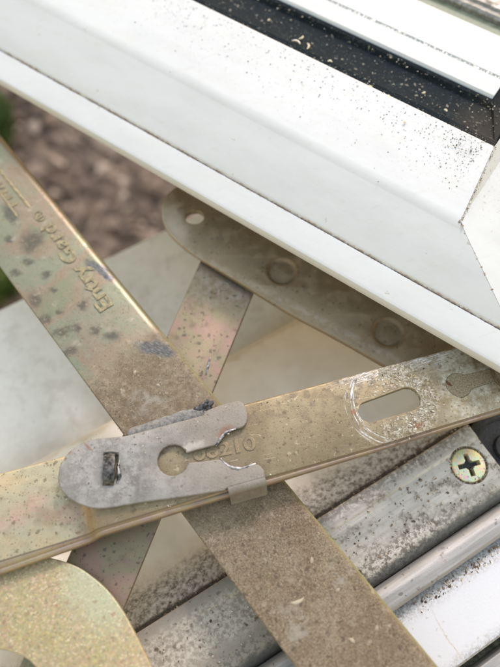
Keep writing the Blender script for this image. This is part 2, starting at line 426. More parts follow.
def make_mat_simple_zinc(name, cols, scale, off, dirt_col, dirt_lo, speck=.6, rough=.42, met=.6, streak=None, grain=.5, dens=.4):
    m = M(name)
    col = zinc_base(m, cols, scale, off)
    fine = m.noise(3.1, 6, .75, off=off); mid = m.noise(.3, 5, .62, off=off+1)
    dirt = m.step(mid, dirt_lo, dirt_lo+.25)
    col = m.mix(m.math('MULTIPLY', dirt, .85), col, m.mix(fine, dirt_col, tuple(min(1, c*1.6) for c in dirt_col)))
    s1 = m.specks(.6, .34, dens); s2 = m.specks(1.7, .36, dens)
    col = m.mix(m.math('MULTIPLY', s1, speck), col, tuple(c*.35 for c in dirt_col)); col = m.mix(m.math('MULTIPLY', s2, speck), col, tuple(c*.5 for c in dirt_col))
    if streak:
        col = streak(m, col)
    return m.finish(col, m.lin(dirt, 0, 1, rough, .8), m.lin(dirt, 0, 1, met, .1), m.math('MULTIPLY', fine, grain), .14, .8, bevel=.22)

def c_extra(m, col):
    pk = m.step(m.noise(.1, 3, .5, off=41, dist=1), .45, .6)
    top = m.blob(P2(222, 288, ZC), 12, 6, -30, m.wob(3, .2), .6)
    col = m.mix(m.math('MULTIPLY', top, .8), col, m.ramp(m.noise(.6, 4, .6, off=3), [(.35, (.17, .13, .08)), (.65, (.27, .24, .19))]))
    return m.mix(m.math('MULTIPLY', m.specks(.42, .28, .5, vec=m.wob(1, .6)), .7), col, (.07, .07, .05))
MAT_A = make_mat_A(); MAT_B = make_mat_B()
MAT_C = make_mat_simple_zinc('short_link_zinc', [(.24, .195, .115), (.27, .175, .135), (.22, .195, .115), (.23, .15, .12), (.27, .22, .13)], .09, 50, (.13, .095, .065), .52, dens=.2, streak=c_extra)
def p_extra(m, col):
    # pale scuff running just inside the near rim
    d = Vector((math.cos(R(-31)), math.sin(R(-31)), 0)); n = Vector((-d.y, d.x, 0))
    u, v, z = m.along(-31, m.wob(.9, .35)); q = W(250, 290, ZP).dot(n)
    e = m.math('MULTIPLY', m.step(m.math('ABSOLUTE', m.math('SUBTRACT', v, q+2.1)), 1.5, .3), m.step(m.noise(.5, 5, .7, off=4), .40, .58))
    col = m.mix(m.math('MULTIPLY', e, .35), col, (.40, .36, .30))
    c = m.blob(P2(175, 222, ZP), 3, 7, 25, m.wob(1.5, .4), .6)
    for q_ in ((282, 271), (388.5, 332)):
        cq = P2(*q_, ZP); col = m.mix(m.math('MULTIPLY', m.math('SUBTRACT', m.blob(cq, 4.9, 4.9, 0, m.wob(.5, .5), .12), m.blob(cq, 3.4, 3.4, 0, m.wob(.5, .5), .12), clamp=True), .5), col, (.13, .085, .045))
    return m.mix(m.math('MULTIPLY', c, .5), col, (.56, .51, .42))
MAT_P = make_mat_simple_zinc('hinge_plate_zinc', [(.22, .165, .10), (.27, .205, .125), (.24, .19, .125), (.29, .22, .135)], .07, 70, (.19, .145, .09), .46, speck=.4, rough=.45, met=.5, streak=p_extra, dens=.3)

def make_mat_G():
    m = M('curved_plate_zinc')
    a = m.noise(.07, 3, .5, off=5, dist=.8); b = m.noise(2.6, 6, .8)
    c1 = m.ramp(a, [(.3, (.40, .35, .15)), (.45, (.44, .37, .22)), (.55, (.44, .31, .21)), (.68, (.36, .34, .14))])
    c2 = m.ramp(m.noise(.9, 6, .9, off=7, col=False), [(.36, (.18, .22, .12)), (.44, (.40, .36, .16)), (.5, (.40, .26, .22)), (.55, (.22, .27, .20)), (.62, (.60, .54, .38))])
    vc = m.t.nodes.new('ShaderNodeTexVoronoi'); m.put(vc.inputs['Vector'], m.wob(.3, 2.5)); vc.inputs['Scale'].default_value = 2.6
    sc_ = m.t.nodes.new('ShaderNodeSeparateColor'); m.put(sc_.inputs[0], vc.outputs['Color'])
    c3 = m.ramp(sc_.outputs[0], [(0, (.04, .045, .025)), (.16, (.27, .25, .06)), (.35, (.38, .19, .12)), (.5, (.16, .23, .14)), (.7, (.44, .38, .12)), (.85, (.46, .29, .20)), (1, (.66, .58, .38))])
    col = m.mix(.48, m.mix(.5, c1, c2), c3)
    vx = m.t.nodes.new('ShaderNodeTexVoronoi'); m.put(vx.inputs['Vector'], m.wob(.5, 1.5)); vx.inputs['Scale'].default_value = 1.6
    cell = m.math('MULTIPLY', vx.outputs['Distance'], 1.0)
    col = m.mix(m.step(cell, .45, .8), col, m.mix(.5, col, (.30, .24, .14)))
    gr = m.blob(P2(97, 590, ZG), 9, 6, -50, m.wob(3, .25), .6)
    col = m.mix(m.math('MULTIPLY', gr, .5), col, (.36, .42, .30))
    s1 = m.specks(.45, .3, .4); s2 = m.specks(1.2, .34, .35)
    col = m.mix(m.math('MULTIPLY', s1, .6), col, (.25, .15, .09)); col = m.mix(m.math('MULTIPLY', s2, .5), col, (.30, .20, .12))
    return m.finish(col, m.lin(b, .3, .7, .38, .62), .35, m.math('ADD', b, m.math('MULTIPLY', cell, .3)), .08, .6, bevel=.2)
MAT_G = make_mat_G()

def make_mat_K():
    m = M('clip_dull_steel')
    a = m.noise(.12, 4, .6, off=2); b = m.noise(2.8, 6, .75); c = m.noise(.6, 5, .65, off=9)
    col = m.ramp(m.math('ADD', m.math('MULTIPLY', a, .55), m.math('MULTIPLY', c, .45)), [(.36, (.145, .14, .128)), (.5, (.21, .204, .19)), (.62, (.275, .27, .255))])
    d = Vector((math.cos(R(ANG_B)), math.sin(R(ANG_B)), 0)); u = m.along(ANG_B, m.wob(4, .2))[0]
    br = m.math('MULTIPLY', m.step(u, W(150, 460, ZK).dot(d), W(215, 430, ZK).dot(d)), .55)
    col = m.mix(br, col, m.ramp(b, [(.3, (.14, .115, .09)), (.6, (.26, .22, .18))]))
    ring = m.math('SUBTRACT', m.blob(P2(108, 470, ZK), 8.5, 8.5, 0, m.wob(2, .3), .4), m.blob(P2(108, 468, ZK), 3.5, 4.5, 0, m.wob(1, .4), .4), clamp=True)
    col = m.mix(m.math('MULTIPLY', m.math('MULTIPLY', ring, m.step(c, .4, .62)), .55), col, (.33, .33, .325))
    s1 = m.specks(.5, .22, .22); s2 = m.specks(1.3, .36, .5); s3 = m.specks(.9, .3, .15, vec=m.wob(1, .9))
    col = m.mix(m.math('MULTIPLY', s2, .35), col, (.11, .09, .075)); col = m.mix(m.math('MULTIPLY', s1, .5), col, (.09, .065, .05))
    col = m.mix(m.math('MULTIPLY', s3, .3), col, (.42, .40, .36))
    rs = m.mx(m.blob(P2(226, 432, ZK), 1.8, 1.6, 0, m.wob(1.4, .6)), m.blob(P2(68, 452, ZK), .8, .5), m.blob(P2(88, 447, ZK), 1.4, .3, -40))
    col = m.mix(m.math('MULTIPLY', rs, .6), col, (.20, .08, .04))
    gs = m.blob(P2(190, 448, ZK), 3.5, 1.2, 20, m.wob(2, .4)); col = m.mix(m.math('MULTIPLY', gs, .5), col, (.5, .48, .44))
    return m.finish(col, m.lin(c, .3, .7, .5, .72), .35, m.math('ADD', b, m.math('SUBTRACT', s3, s1)), .12, .8, bevel=.25)
MAT_K = make_mat_K()

def make_worn(name, lo, hi, met=.8, rough=.3, scale=2.0):
    m = M(name); b = m.noise(scale, 5, .7)
    return m.finish(m.ramp(b, [(.4, lo), (.62, hi)]), m.lin(b, .3, .7, rough, rough+.25), met, b, .15, .9)
MAT_WORN = make_worn('bare_worn_steel', (.012, .012, .012), (.14, .135, .13), .6, .36, .7)
MAT_LIP = make_worn('torn_bright_edge', (.05, .05, .05), (.42, .42, .43), .85, .28, .8)
MAT_PIN = make_worn('dark_brown_pin', (.06, .05, .04), (.16, .13, .10), .3, .5)
MAT_BLACK = make_worn('near_black', (.012, .012, .012), (.05, .05, .05), .2, .4)  # near-black for the pivot housing, joint, track bed and screw recess

def make_white(name, tint=(.52, .545, .555), dirt_side=0.0):
    m = M(name)
    a = m.noise(.06, 4, .6); b = m.noise(1.1, 4, .7); c = m.noise(4.0, 3, .6)
    col = m.mix(m.step(m.noise(.12, 5, .6, vec=m.stretch(ANG_S, .3, 1)), .4, .75), tint, tuple(t*.93 for t in tint))
    d = Vector((math.cos(R(ANG_S)), math.sin(R(ANG_S)), 0)); n = Vector((-d.y, d.x, 0))
    u, v, z = m.along(ANG_S); wu, wv, _ = m.along(ANG_S, m.wob(2.2, .35))
    s3 = W(492, 150, 30).dot(n); s2 = W(250, 112, 27).dot(n); s1 = (W(0, 50, 20).dot(n)+W(500, 329, 20).dot(n))/2
    top = m.step(v, s2+1, s2+10)
    # dirt grains, thicker towards the gasket and the corner
    near = m.math('MULTIPLY', m.step(wv, s3-16, s3+1), top)
    cu, cv = P2(480, 170, 30); cor = m.blob((cu, cv), 14, 9, 0, m.wob(2, .3), .9)
    dens = m.math('ADD', m.math('MULTIPLY', top, .16), m.math('ADD', m.math('MULTIPLY', near, .3), m.math('MULTIPLY', m.math('MULTIPLY', cor, top), .5)))
    sA = m.specks(.55, .20, dens=dens, soft=.6); sB = m.specks(1.15, .30, dens=dens, soft=.6); sC = m.specks(.28, .2, dens=m.math('MULTIPLY', dens, .6), vec=m.wob(2.0, .8), soft=.7)
    col = m.mix(m.math('MULTIPLY', sB, .45), col, (.34, .30, .24)); col = m.mix(m.math('MULTIPLY', sA, .5), col, (.28, .27, .25))
    col = m.mix(m.math('MULTIPLY', sC, .6), col, (.42, .40, .33))
    sm = m.noise(.16, 6, .7, vec=m.stretch(ANG_S+12, .5, 1.3), off=3); col = m.mix(m.math('MULTIPLY', m.step(sm, .5, .72), .5), col, (.50, .50, .48))
    wm = m.noise(1, 5, .65, vec=m.stretch(ANG_S+55, .08, .9), off=8); col = m.mix(m.math('MULTIPLY', m.step(wm, .58, .7), .22), col, (.42, .40, .36))
    # brown line lying in the groove
    wg = m.along(ANG_S, m.wob(.35, .9))[1]
    g = m.math('MULTIPLY', m.step(m.math('ABSOLUTE', m.math('SUBTRACT', wg, s1+.1)), .55, .12), m.step(m.noise(.35, 5, .8, off=6), .40, .55))
    col = m.mix(m.math('MULTIPLY', g, .75), col, (.20, .13, .08))
    bare = m.specks(.2, .10, .10, vec=m.wob(1.5, .8)); col = m.mix(m.math('MULTIPLY', m.math('MULTIPLY', bare, m.step(v, s2, s2-1)), .6), col, (.35, .28, .22))
    h = m.math('ADD', m.math('MULTIPLY', a, 3.0), m.math('ADD', m.math('MULTIPLY', b, .1), m.math('MULTIPLY', c, .05)))
    return m.finish(col, m.lin(b, .3, .7, .45, .6), 0.0, h, .14, .5, bevel=.25, spec=.35)
MAT_WHITE = make_white('white_painted_sash')

def make_bead():
    m = M('white_glazing_bead'); st = m.noise(1, 5, .6, vec=m.stretch(ANG_S, .12, 2.6))
    col = m.mix(m.step(st, .35, .7), (.46, .49, .50), (.39, .425, .43))
    col = m.mix(m.math('MULTIPLY', m.specks(.5, .2, .3), .5), col, (.35, .35, .3))
    return m.finish(col, .55, 0, st, .05, .5, bevel=.2)
MAT_BEAD = make_bead()
def make_gasket():
    m = M('black_rubber_gasket'); a = m.noise(.5, 5, .7); b = m.noise(3, 5, .8)
    col = m.mix(m.step(a, .5, .75), (.007, .012, .016), (.016, .026, .032))
    col = m.mix(m.math('MULTIPLY', m.step(b, .58, .72), .4), col, (.04, .055, .062))
    s1 = m.specks(.5, .22, .3, vec=m.wob(1, .9)); col = m.mix(m.math('MULTIPLY', s1, .7), col, (.25, .24, .2))
    s2 = m.specks(1.4, .28, .35); col = m.mix(m.math('MULTIPLY', s2, .35), col, (.14, .17, .18))
    cor = m.blob(P2(488, 135, 28), 8, 10, 0, m.wob(2, .4), .6); col = m.mix(m.math('MULTIPLY', cor, .55), col, (.05, .042, .035))
    return m.finish(col, .85, 0, b, .1, .7, spec=.12)
MAT_GASK = make_gasket()
def make_glass():
    m = M('greenish_window_glass')
    tr = m.t.nodes.new('ShaderNodeBsdfTransparent'); tr.inputs[0].default_value = (.80, .86, .78, 1)
    gl = m.t.nodes.new('ShaderNodeBsdfGlossy'); gl.inputs['Roughness'].default_value = .05
    fr = m.t.nodes.new('ShaderNodeFresnel'); fr.inputs[0].default_value = 1.5
    mxs = m.t.nodes.new('ShaderNodeMixShader')
    m.t.links.new(fr.outputs[0], mxs.inputs[0]); m.t.links.new(tr.outputs[0], mxs.inputs[1]); m.t.links.new(gl.outputs[0], mxs.inputs[2])
    m.t.links.new(mxs.outputs[0], m.out.inputs[0])
    return m.m
MAT_GLASS = make_glass()
def make_alu(name, lo, mid, hi, dirtw, met=.75):
    m = M(name); d = Vector((math.cos(R(ANG_T)), math.sin(R(ANG_T)), 0)); n = Vector((-d.y, d.x, 0))
    br = m.noise(1, 4, .55, vec=m.stretch(ANG_T, .06, .8)); cl = m.noise(.22, 5, .65, off=3); fine = m.noise(2.2, 6, .8); sp = m.noise(.9, 5, .75, off=12)
    col = m.ramp(br, [(.3, lo), (.5, mid), (.7, hi)])
    dm = m.math('MULTIPLY', m.step(cl, .5-dirtw, .68-dirtw), m.step(m.math('ADD', m.math('MULTIPLY', sp, .5), m.math('MULTIPLY', fine, .5)), .42, .56))
    col = m.mix(m.math('MULTIPLY', dm, .85), col, m.ramp(fine, [(.3, (.06, .05, .04)), (.7, (.2, .175, .14))]))
    if name == 'dirty_track_metal':
        u_, v_, z_ = m.along(ANG_T, m.wob(5, .15)); s0 = W(330, 530, -9).dot(d); qe = W(430, 539, -12).dot(n); qb = W(225, 577, -9).dot(n)
        tp = m.step(u_, s0+6, s0-12); t2 = m.step(sp, .40, .6)
        col = m.mix(m.math('MULTIPLY', tp, .85), col, m.mix(t2, (.22, .19, .15), (.44, .40, .33)))
        nr = m.math('MULTIPLY', m.step(v_, qe+8, qe+2), m.math('MULTIPLY', m.step(sp, .42, .58), m.step(u_, s0+55, s0+15)))
        col = m.mix(m.math('MULTIPLY', nr, .85), col, (.085, .075, .06))
        wv2 = m.along(ANG_T, m.wob(1.2, .6))[1]
        eb = m.math('MULTIPLY', m.step(wv2, qb-4.5, qb-1), m.step(sp, .38, .55)); col = m.mix(m.math('MULTIPLY', eb, .7), col, (.14, .125, .105))
        gv = m.step(wv2, qe+1.3, qe-.3); col = m.mix(m.math('MULTIPLY', gv, .8), col, (.07, .068, .06)); dm = m.mx(dm, m.math('MULTIPLY', tp, .9), nr, m.math('MULTIPLY', gv, .7))  # shade of the rolled edge and groove dirt painted as one dark band
    s = m.specks(.6, .3, .35); col = m.mix(m.math('MULTIPLY', s, .6), col, (.08, .065, .05))
    return m.finish(col, m.lin(dm, 0, 1, .42, .85), m.lin(dm, 0, 1, met, 0), m.math('ADD', fine, m.math('MULTIPLY', dm, .6)), .12, .6, bevel=.3)
MAT_TRACK = make_alu('dirty_track_metal', (.38, .35, .30), (.47, .435, .38), (.57, .53, .47), .01, .3)
MAT_RIB = make_alu('grey_rib_metal', (.24, .235, .225), (.31, .30, .285), (.40, .385, .365), -.06, .35)
def make_ledge():
    m = M('dirty_cream_ledge'); d = Vector((math.cos(R(ANG_T)), math.sin(R(ANG_T)), 0)); n = Vector((-d.y, d.x, 0))
    u, v, z = m.along(ANG_T, m.wob(3, .2)); q1 = W(225, 577, -14).dot(n)
    k = m.step(v, q1+12.5, q1+6); fine = m.noise(1.5, 6, .8); mid = m.noise(.5, 5, .7, off=2); sp = m.noise(.75, 5, .75, off=12)
    base = m.mix(m.step(m.noise(.08, 4, .6), .35, .7), (.70, .68, .62), (.62, .59, .52))
    grey = m.ramp(sp, [(.38, (.10, .085, .07)), (.46, (.27, .245, .21)), (.54, (.44, .42, .38)), (.66, (.6, .585, .55))])
    far = m.math('MULTIPLY', m.step(v, q1+15, q1+11), .35)
    col = m.mix(far, base, (.42, .36, .27)); col = m.mix(m.math('MULTIPLY', k, .93), col, grey)
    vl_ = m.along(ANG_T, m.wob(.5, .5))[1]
    col = m.mix(m.math('MULTIPLY', m.step(m.math('ABSOLUTE', m.math('SUBTRACT', vl_, q1+.15)), 1.3, .5), .9), col, (.035, .03, .026))  # shade of the gap behind the track painted as a dark line
    l2 = W(112, 418, -28).dot(n)
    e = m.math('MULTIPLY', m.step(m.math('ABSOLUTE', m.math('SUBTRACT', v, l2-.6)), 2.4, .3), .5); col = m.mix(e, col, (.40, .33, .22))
    return m.finish(col, .7, 0, m.math('MULTIPLY', m.math('ADD', fine, sp), k), .35, .8)
MAT_LEDGE = make_ledge()
def make_sill():
    m = M('cream_sill_tile'); a = m.noise(.05, 5, .6); b = m.noise(.5, 5, .7)
    d = Vector((math.cos(R(ANG_T)), math.sin(R(ANG_T)), 0)); n = Vector((-d.y, d.x, 0)); l2 = W(112, 418, -28).dot(n)
    v = m.along(ANG_T, m.wob(3, .15))[1]
    col = m.ramp(m.math('ADD', m.math('MULTIPLY', a, .7), m.math('MULTIPLY', b, .3)), [(.36, (.66, .635, .57)), (.52, (.74, .72, .66)), (.66, (.78, .765, .72))])
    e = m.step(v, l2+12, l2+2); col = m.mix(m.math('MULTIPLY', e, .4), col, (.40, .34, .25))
    col = m.mix(m.math('MULTIPLY', m.step(m.noise(.12, 5, .7, off=22), .5, .66), .35), col, (.45, .41, .33)); col = m.mix(m.math('MULTIPLY', m.specks(.3, .22, .2), .25), col, (.3, .26, .2))
    return m.finish(col, .55, 0, b, .1, .5)
MAT_SILL = make_sill()
def make_fw():
    m = M('white_fixed_frame'); d = Vector((math.cos(R(ANG_T)), math.sin(R(ANG_T)), 0)); n = Vector((-d.y, d.x, 0))
    u, v, z = m.along(ANG_T, m.wob(1.6, .5)); q = W(450, 580, -13).dot(n); q2 = W(480, 652, -13).dot(n)
    b = m.noise(1.4, 6, .8)
    dirt = m.math('MULTIPLY', m.mx(m.step(v, q-4.5, q+.5), m.math('MULTIPLY', m.step(v, q2+3.5, q2), .8)), m.step(b, .42, .6))
    col = m.mix(m.math('MULTIPLY', dirt, .8), (.47, .49, .505), (.16, .13, .09))
    s = m.specks(.5, .24, .25); col = m.mix(m.math('MULTIPLY', s, .55), col, (.33, .29, .24))
    ln = m.blob(P2(449, 640, -13), 9, .22, -62, m.wob(1.2, .3), .5); col = m.mix(m.math('MULTIPLY', ln, .5), col, (.4, .33, .25))
    return m.finish(col, .4, 0, b, .08, .5, bevel=.3)
MAT_FW = make_fw()
def make_screw():
    m = M('yellow_zinc_screw'); a = m.noise(.5, 2, .5, dist=1.2); b = m.noise(2, 5, .7)
    col = m.ramp(a, [(.3, (.85, .55, .5)), (.42, (.85, .70, .30)), (.54, (.55, .75, .52)), (.62, (.85, .5, .52)), (.72, (.88, .74, .34))])
    col = m.mix(m.math('MULTIPLY', m.specks(1.4, .3, .5), .6), col, (.12, .09, .05))
    return m.finish(col, .3, .55, b, .08, .6, bevel=.15)
MAT_SCREW = make_screw()
def make_soil():
    m = M('brown_soil_and_chips'); a = m.noise(.012, 4, .6); b = m.noise(.09, 5, .7); c = m.noise(.035, 3, .6, off=60)
    col = m.ramp(m.math('ADD', m.math('MULTIPLY', a, .35), m.math('MULTIPLY', b, .65)), [(.34, (.06, .042, .032)), (.47, (.10, .07, .054)), (.56, (.14, .10, .08)), (.68, (.2, .15, .12))])
    return m.finish(col, .9, 0, b, 4, .8)
MAT_SOIL = make_soil()
def make_chip():
    m = M('bark_and_stone_chips'); oi = m.t.nodes.new('ShaderNodeNewGeometry')
    col = m.ramp(oi.outputs['Random Per Island'], [(.0, (.06, .042, .032)), (.3, (.11, .078, .060)), (.6, (.155, .112, .088)), (.88, (.22, .165, .13)), (.97, (.5, .41, .34))])
    b = m.noise(.3, 4, .7)
    return m.finish(m.mix(m.step(b, .4, .7), col, m.mix(.4, col, (.08, .05, .035))), .85, 0, b, 1.5, .8)
MAT_CHIP = make_chip()
def make_leaf():
    m = M('green_grass_blades'); oi = m.t.nodes.new('ShaderNodeNewGeometry')
    return m.finish(m.ramp(oi.outputs['Random Per Island'], [(0, (.035, .07, .012)), (.6, (.07, .13, .02)), (1, (.13, .17, .04))]), .6)
MAT_LEAF = make_leaf()
def make_grit(name, stops):
    m = M(name); oi = m.t.nodes.new('ShaderNodeNewGeometry')
    return m.finish(m.ramp(oi.outputs['Random Per Island'], stops), .85, 0, m.noise(3, 4, .7), .1, .6)
MAT_GRIT = make_grit('dirt_grains', [(0, (.05, .035, .025)), (.4, (.16, .11, .07)), (.7, (.32, .25, .17)), (1, (.6, .56, .46))])
MAT_DUST = make_grit('grey_dust_grains', [(0, (.04, .035, .03)), (.5, (.12, .105, .085)), (.8, (.26, .24, .2)), (1, (.5, .48, .43))])
MAT_SOFTDUST = make_grit('soft_brown_dust', [(0, (.05, .04, .03)), (.5, (.13, .10, .075)), (1, (.25, .22, .18))])
MAT_PALE = make_grit('pale_debris', [(0, (.35, .30, .2)), (.5, (.6, .54, .4)), (1, (.75, .73, .66))])
MAT_CRUST = make_grit('white_crust', [(0, (.16, .12, .07)), (.35, (.28, .25, .18)), (.7, (.40, .38, .32)), (1, (.55, .54, .50))])

# ------------------------------------------------------------------ the setting: ground, sill
GZ = -440.0
def ground_h(x, y): return GZ + 7*mnoise.noise(Vector((x*.012, y*.012, 0))) + 4*mnoise.noise(Vector((x*.04, y*.04, 3)))
bm = bmesh.new(); N = 120; X0, X1, Y0, Y1 = -640, 300, 80, 860
grid = [[bm.verts.new((X0+(X1-X0)*i/N, Y0+(Y1-Y0)*j/N, ground_h(X0+(X1-X0)*i/N, Y0+(Y1-Y0)*j/N))) for j in range(N+1)] for i in range(N+1)]
for i in range(N):
    for j in range(N): bm.faces.new((grid[i][j], grid[i+1][j], grid[i+1][j+1], grid[i][j+1]))
# run the sheet out to the horizon
BIG = 60000
edge = [grid[i][0] for i in range(N+1)]+[grid[N][j] for j in range(1, N+1)]+[grid[i][N] for i in range(N-1, -1, -1)]+[grid[0][j] for j in range(N-1, 0, -1)]
outer = []
cx, cy = (X0+X1)/2, (Y0+Y1)/2
for v in edge:
    dx, dy = v.co.x-cx, v.co.y-cy; k = BIG/max(abs(dx), abs(dy)); outer.append(bm.verts.new((cx+dx*k, cy+dy*k, GZ)))
for i in range(len(edge)):
    j = (i+1) % len(edge); bm.faces.new((edge[i], edge[j], outer[j], outer[i]))
g = bm_obj('ground', bm, MAT_SOIL, origin=(0, 0, 0), smooth=60); tag(g, 'brown bare soil far below the window', None, 'structure')
pts = []
for _ in range(3800):
    x = random.uniform(-420, 140); y = random.uniform(150, 600); pts.append(Vector((x*1.25, y*1.25, ground_h(x*1.25, y*1.25)+random.uniform(0, 4))))
c = bm_obj('bark_chips', crumbs(pts, 4, 17, .6, 1, .25), MAT_CHIP, smooth=40)
tag(c, 'blurred brown bark chips and pebbles covering the soil under the window', 'bark chips', 'stuff')
bm = bmesh.new()
def grass(cx, cy, rx, ry, n):
    for _ in range(n):
        a = random.random()*6.28; r = math.sqrt(random.random()); x = cx+math.cos(a)*r*rx; y = cy+math.sin(a)*r*ry; z = ground_h(x, y)
        h = random.uniform(15, 42); wd = random.uniform(1.5, 3.5); a = random.random()*6.28; lx, ly = math.cos(a)*h*.5, math.sin(a)*h*.5
        sx, sy = -math.sin(a)*wd, math.cos(a)*wd
        v = [bm.verts.new(p) for p in ((x-sx, y-sy, z), (x+sx, y+sy, z), (x+lx*.4+sx*.8, y+ly*.4+sy*.8, z+h*.7), (x+lx*.4-sx*.8, y+ly*.4-sy*.8, z+h*.7), (x+lx, y+ly, z+h))]
        bm.faces.new((v[0], v[1], v[2], v[3])); bm.faces.new((v[3], v[2], v[4]))
q = W(3, 140, GZ); grass(q.x-14, q.y, 26, 44, 1500)
q = W(-4, 262, GZ); grass(q.x, q.y, 46, 60, 2600)
bmesh.ops.recalc_face_normals(bm, faces=bm.faces)
gr = bm_obj('grass', bm, MAT_LEAF, smooth=0); tag(gr, 'green grass tufts on the soil at the far left', 'grass', 'stuff')

dT = Vector((math.cos(R(ANG_T)), math.sin(R(ANG_T)), 0)); nT = Vector((-dT.y, dT.x, 0))
def Q(px, py, z): return W(px, py, z).dot(nT)
def S_(px, py, z): return W(px, py, z).dot(dT)
def sweepT(prof, s0, s1, s0f=None):
    """run a profile of (offset across, height) along the window frame"""
    return loft([[dT*s+nT*q+Vector((0, 0, z)) for q, z in prof] for s in (s0, s1)])
q_out = Q(80, 270, -36); q_l2 = Q(112, 418, -28); q_L1 = Q(225, 577, -9)
bm = sweepT([(q_out, -37), (q_out-.8, -36), (q_l2-1, -36), (q_l2-1, -62), (q_out, -62)], -260, 260)
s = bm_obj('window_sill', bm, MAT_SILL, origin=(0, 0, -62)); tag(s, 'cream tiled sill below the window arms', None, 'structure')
bm = sweepT([(q_out-14, -62.5), (q_out-14, GZ-30), (q_out-120, GZ-30), (q_out-120, -62.5)], -260, 260)
s = bm_obj('house_wall', bm, MAT_SILL, origin=(0, 0, GZ)); tag(s, 'cream wall under the window sill', None, 'structure')

frame = thing('window_frame', 'fixed window frame with dirty cream ledge and white strip under the arms', 'window frame', (0, -60, -36))
zl = -14
bm = sweepT([(q_l2-.3, -35.9), (q_l2-.3, -29), (q_l2-1.3, -28), (Q(170, 575, -17)+9, -20.5), (Q(170, 575, -17), -18.2), (q_L1+3.5, -14.6), (q_L1+.35, -14.2), (q_L1+.35, -24), (q_l2-.9, -35.9)], -260, 260)
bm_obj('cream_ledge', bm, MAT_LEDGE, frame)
qw = Q(450, 580, -13); qwb = Q(480, 652, -13)
bm = sweepT([(qw+1.5, -14), (qw, -13.0), (qwb+2.8, -13.0), (qwb+2.2, -12.6), (qwb+.6, -12.6), (qwb, -13.4), (qwb, -24), (qw+1.5, -24)], -260, 260)
bm_obj('white_strip', bm, MAT_FW, frame)
bm = sweepT([(qwb-.05, -20.0), (qwb-2.6, -20.4), (qwb-2.6, -24), (qwb-.05, -24)], -260, 260)
bm_obj('drain_groove', bm, make_worn('green_grey_groove', (.05, .05, .035), (.17, .18, .12), 0, .7, .8), frame)
bm = sweepT([(qwb-2.7, -13.5), (qwb-40, -13.5), (qwb-40, -24), (qwb-2.7, -24)], -260, 260)
bm_obj('inner_strip', bm, MAT_RIB, frame)

# ------------------------------------------------------------------ the track
track = thing('stay_track', 'dirty aluminium track with ribbed edge and a brass screw', 'track', (10, -55, -24))
sE = S_(481, 441, -9)
q1 = Q(430, 539, -12); q2 = Q(440, 549, -10); q3 = Q(450, 574, -9)
qa = q_L1
prof = [(qa, -24), (qa, -9.6)]+arc(qa-.7, -9.7, .7, 0, 90, 4)[0:]+[(qa-4.2, -9.0), (qa-4.8, -9.35), (q1+2.2, -9.35)] + \
       [(q1+.8, -9.7), (q1-.6, -10.6), (q1-1.6, -11.9), (q1-2.2, -13.2), (q1-2.2, -24)]
prof = [p for i, p in enumerate(prof) if i == 0 or (abs(p[0]-prof[i-1][0])+abs(p[1]-prof[i-1][1])) > 1e-4]
bm = sweepT(prof, -260, sE)
me = bpy.data.meshes.new('x'); bm.to_mesh(me); bm.free()
sc = W(469, 465, -9.35)
b2 = bmesh.new(); lathe(b2, [(0, -3.5), (4.2, -3.5), (5.0, -1.0), (5.3, .5), (5.3, 2), (0, 2)], sc)
me = cut(me, [b2])
link('track_plate', me, MAT_TRACK, track)
rib = [(q1-2.3, -24), (q1-2.3, -12.6), (q1-2.6, -10.6), (q1-3.2, -9.6), (q1-4.2, -9.0), (q1-5.6, -8.8), (q3+2.4, -8.8), (q3+1.0, -9.2), (q3+.2, -10.2), (q3, -12.0), (q3, -24)]
bm = sweepT(rib, -260, 260); bm_obj('guide_rib', bm, MAT_RIB, track)
bm = sweepT([(q3-.05, -15.6), (qw+1.55, -15.8), (qw+1.55, -24), (q3-.05, -24)], -260, 260); bm_obj('joint_line', bm, MAT_BLACK, track)
# screw with cross recess
bm = bmesh.new(); lathe(bm, [(0, -3.3), (3.9, -3.3), (4.45, -1.0), (4.7, -.35), (4.35, .08), (3, .32), (1.5, .4), (0, .42)], sc, 56)
me = bpy.data.meshes.new('x'); bm.to_mesh(me); bm.free()
cr = []
for k in range(2):
    a = R(13+90*k); dx = Vector((math.cos(a), math.sin(a), 0)); dy = Vector((-dx.y, dx.x, 0))
    top = [sc+dx*x+dy*y for x, y in ((-3.3, -.72), (3.3, -.72), (3.3, .72), (-3.3, .72))]; bot = [sc+dx*x+dy*y for x, y in ((-2.3, -.5), (2.3, -.5), (2.3, .5), (-2.3, .5))]
    b = bmesh.new(); A = [b.verts.new((p.x, p.y, sc.z-2.6)) for p in bot]; B = [b.verts.new((p.x, p.y, sc.z+1)) for p in top]
    for i in range(4): b.faces.new((A[i], A[(i+1) % 4], B[(i+1) % 4], B[i]))
    b.faces.new(A); b.faces.new(B); bmesh.ops.recalc_face_normals(b, faces=b.faces); cr.append(b)
b = bmesh.new(); lathe(b, [(0, -2.6), (1.05, -2.4), (1.5, 1), (0, 1)], sc, 12); cr.append(b)
me = cut(me, cr); scr = link('screw', me, MAT_SCREW, track)
bm = prism([(p.x, p.y) for p in [sc+Vector((math.cos(R(13))*x-math.sin(R(13))*y, math.sin(R(13))*x+math.cos(R(13))*y, 0)) for x, y in ((-2.8, -.58), (-.58, -.58), (-.58, -2.8), (.58, -2.8), (.58, -.58), (2.8, -.58), (2.8, .58), (.58, .58), (.58, 2.8), (-.58, 2.8), (-.58, .58), (-2.8, .58))]], sc.z-2.8, sc.z-1.25); o = bm_obj('recess_fill', bm, MAT_BLACK, None, origin=Vector(track['_o']))  # dark fill that puts the shade of the cross recess into the colour
o.location = (0, 0, 0); o.parent = scr
bm = bmesh.new()
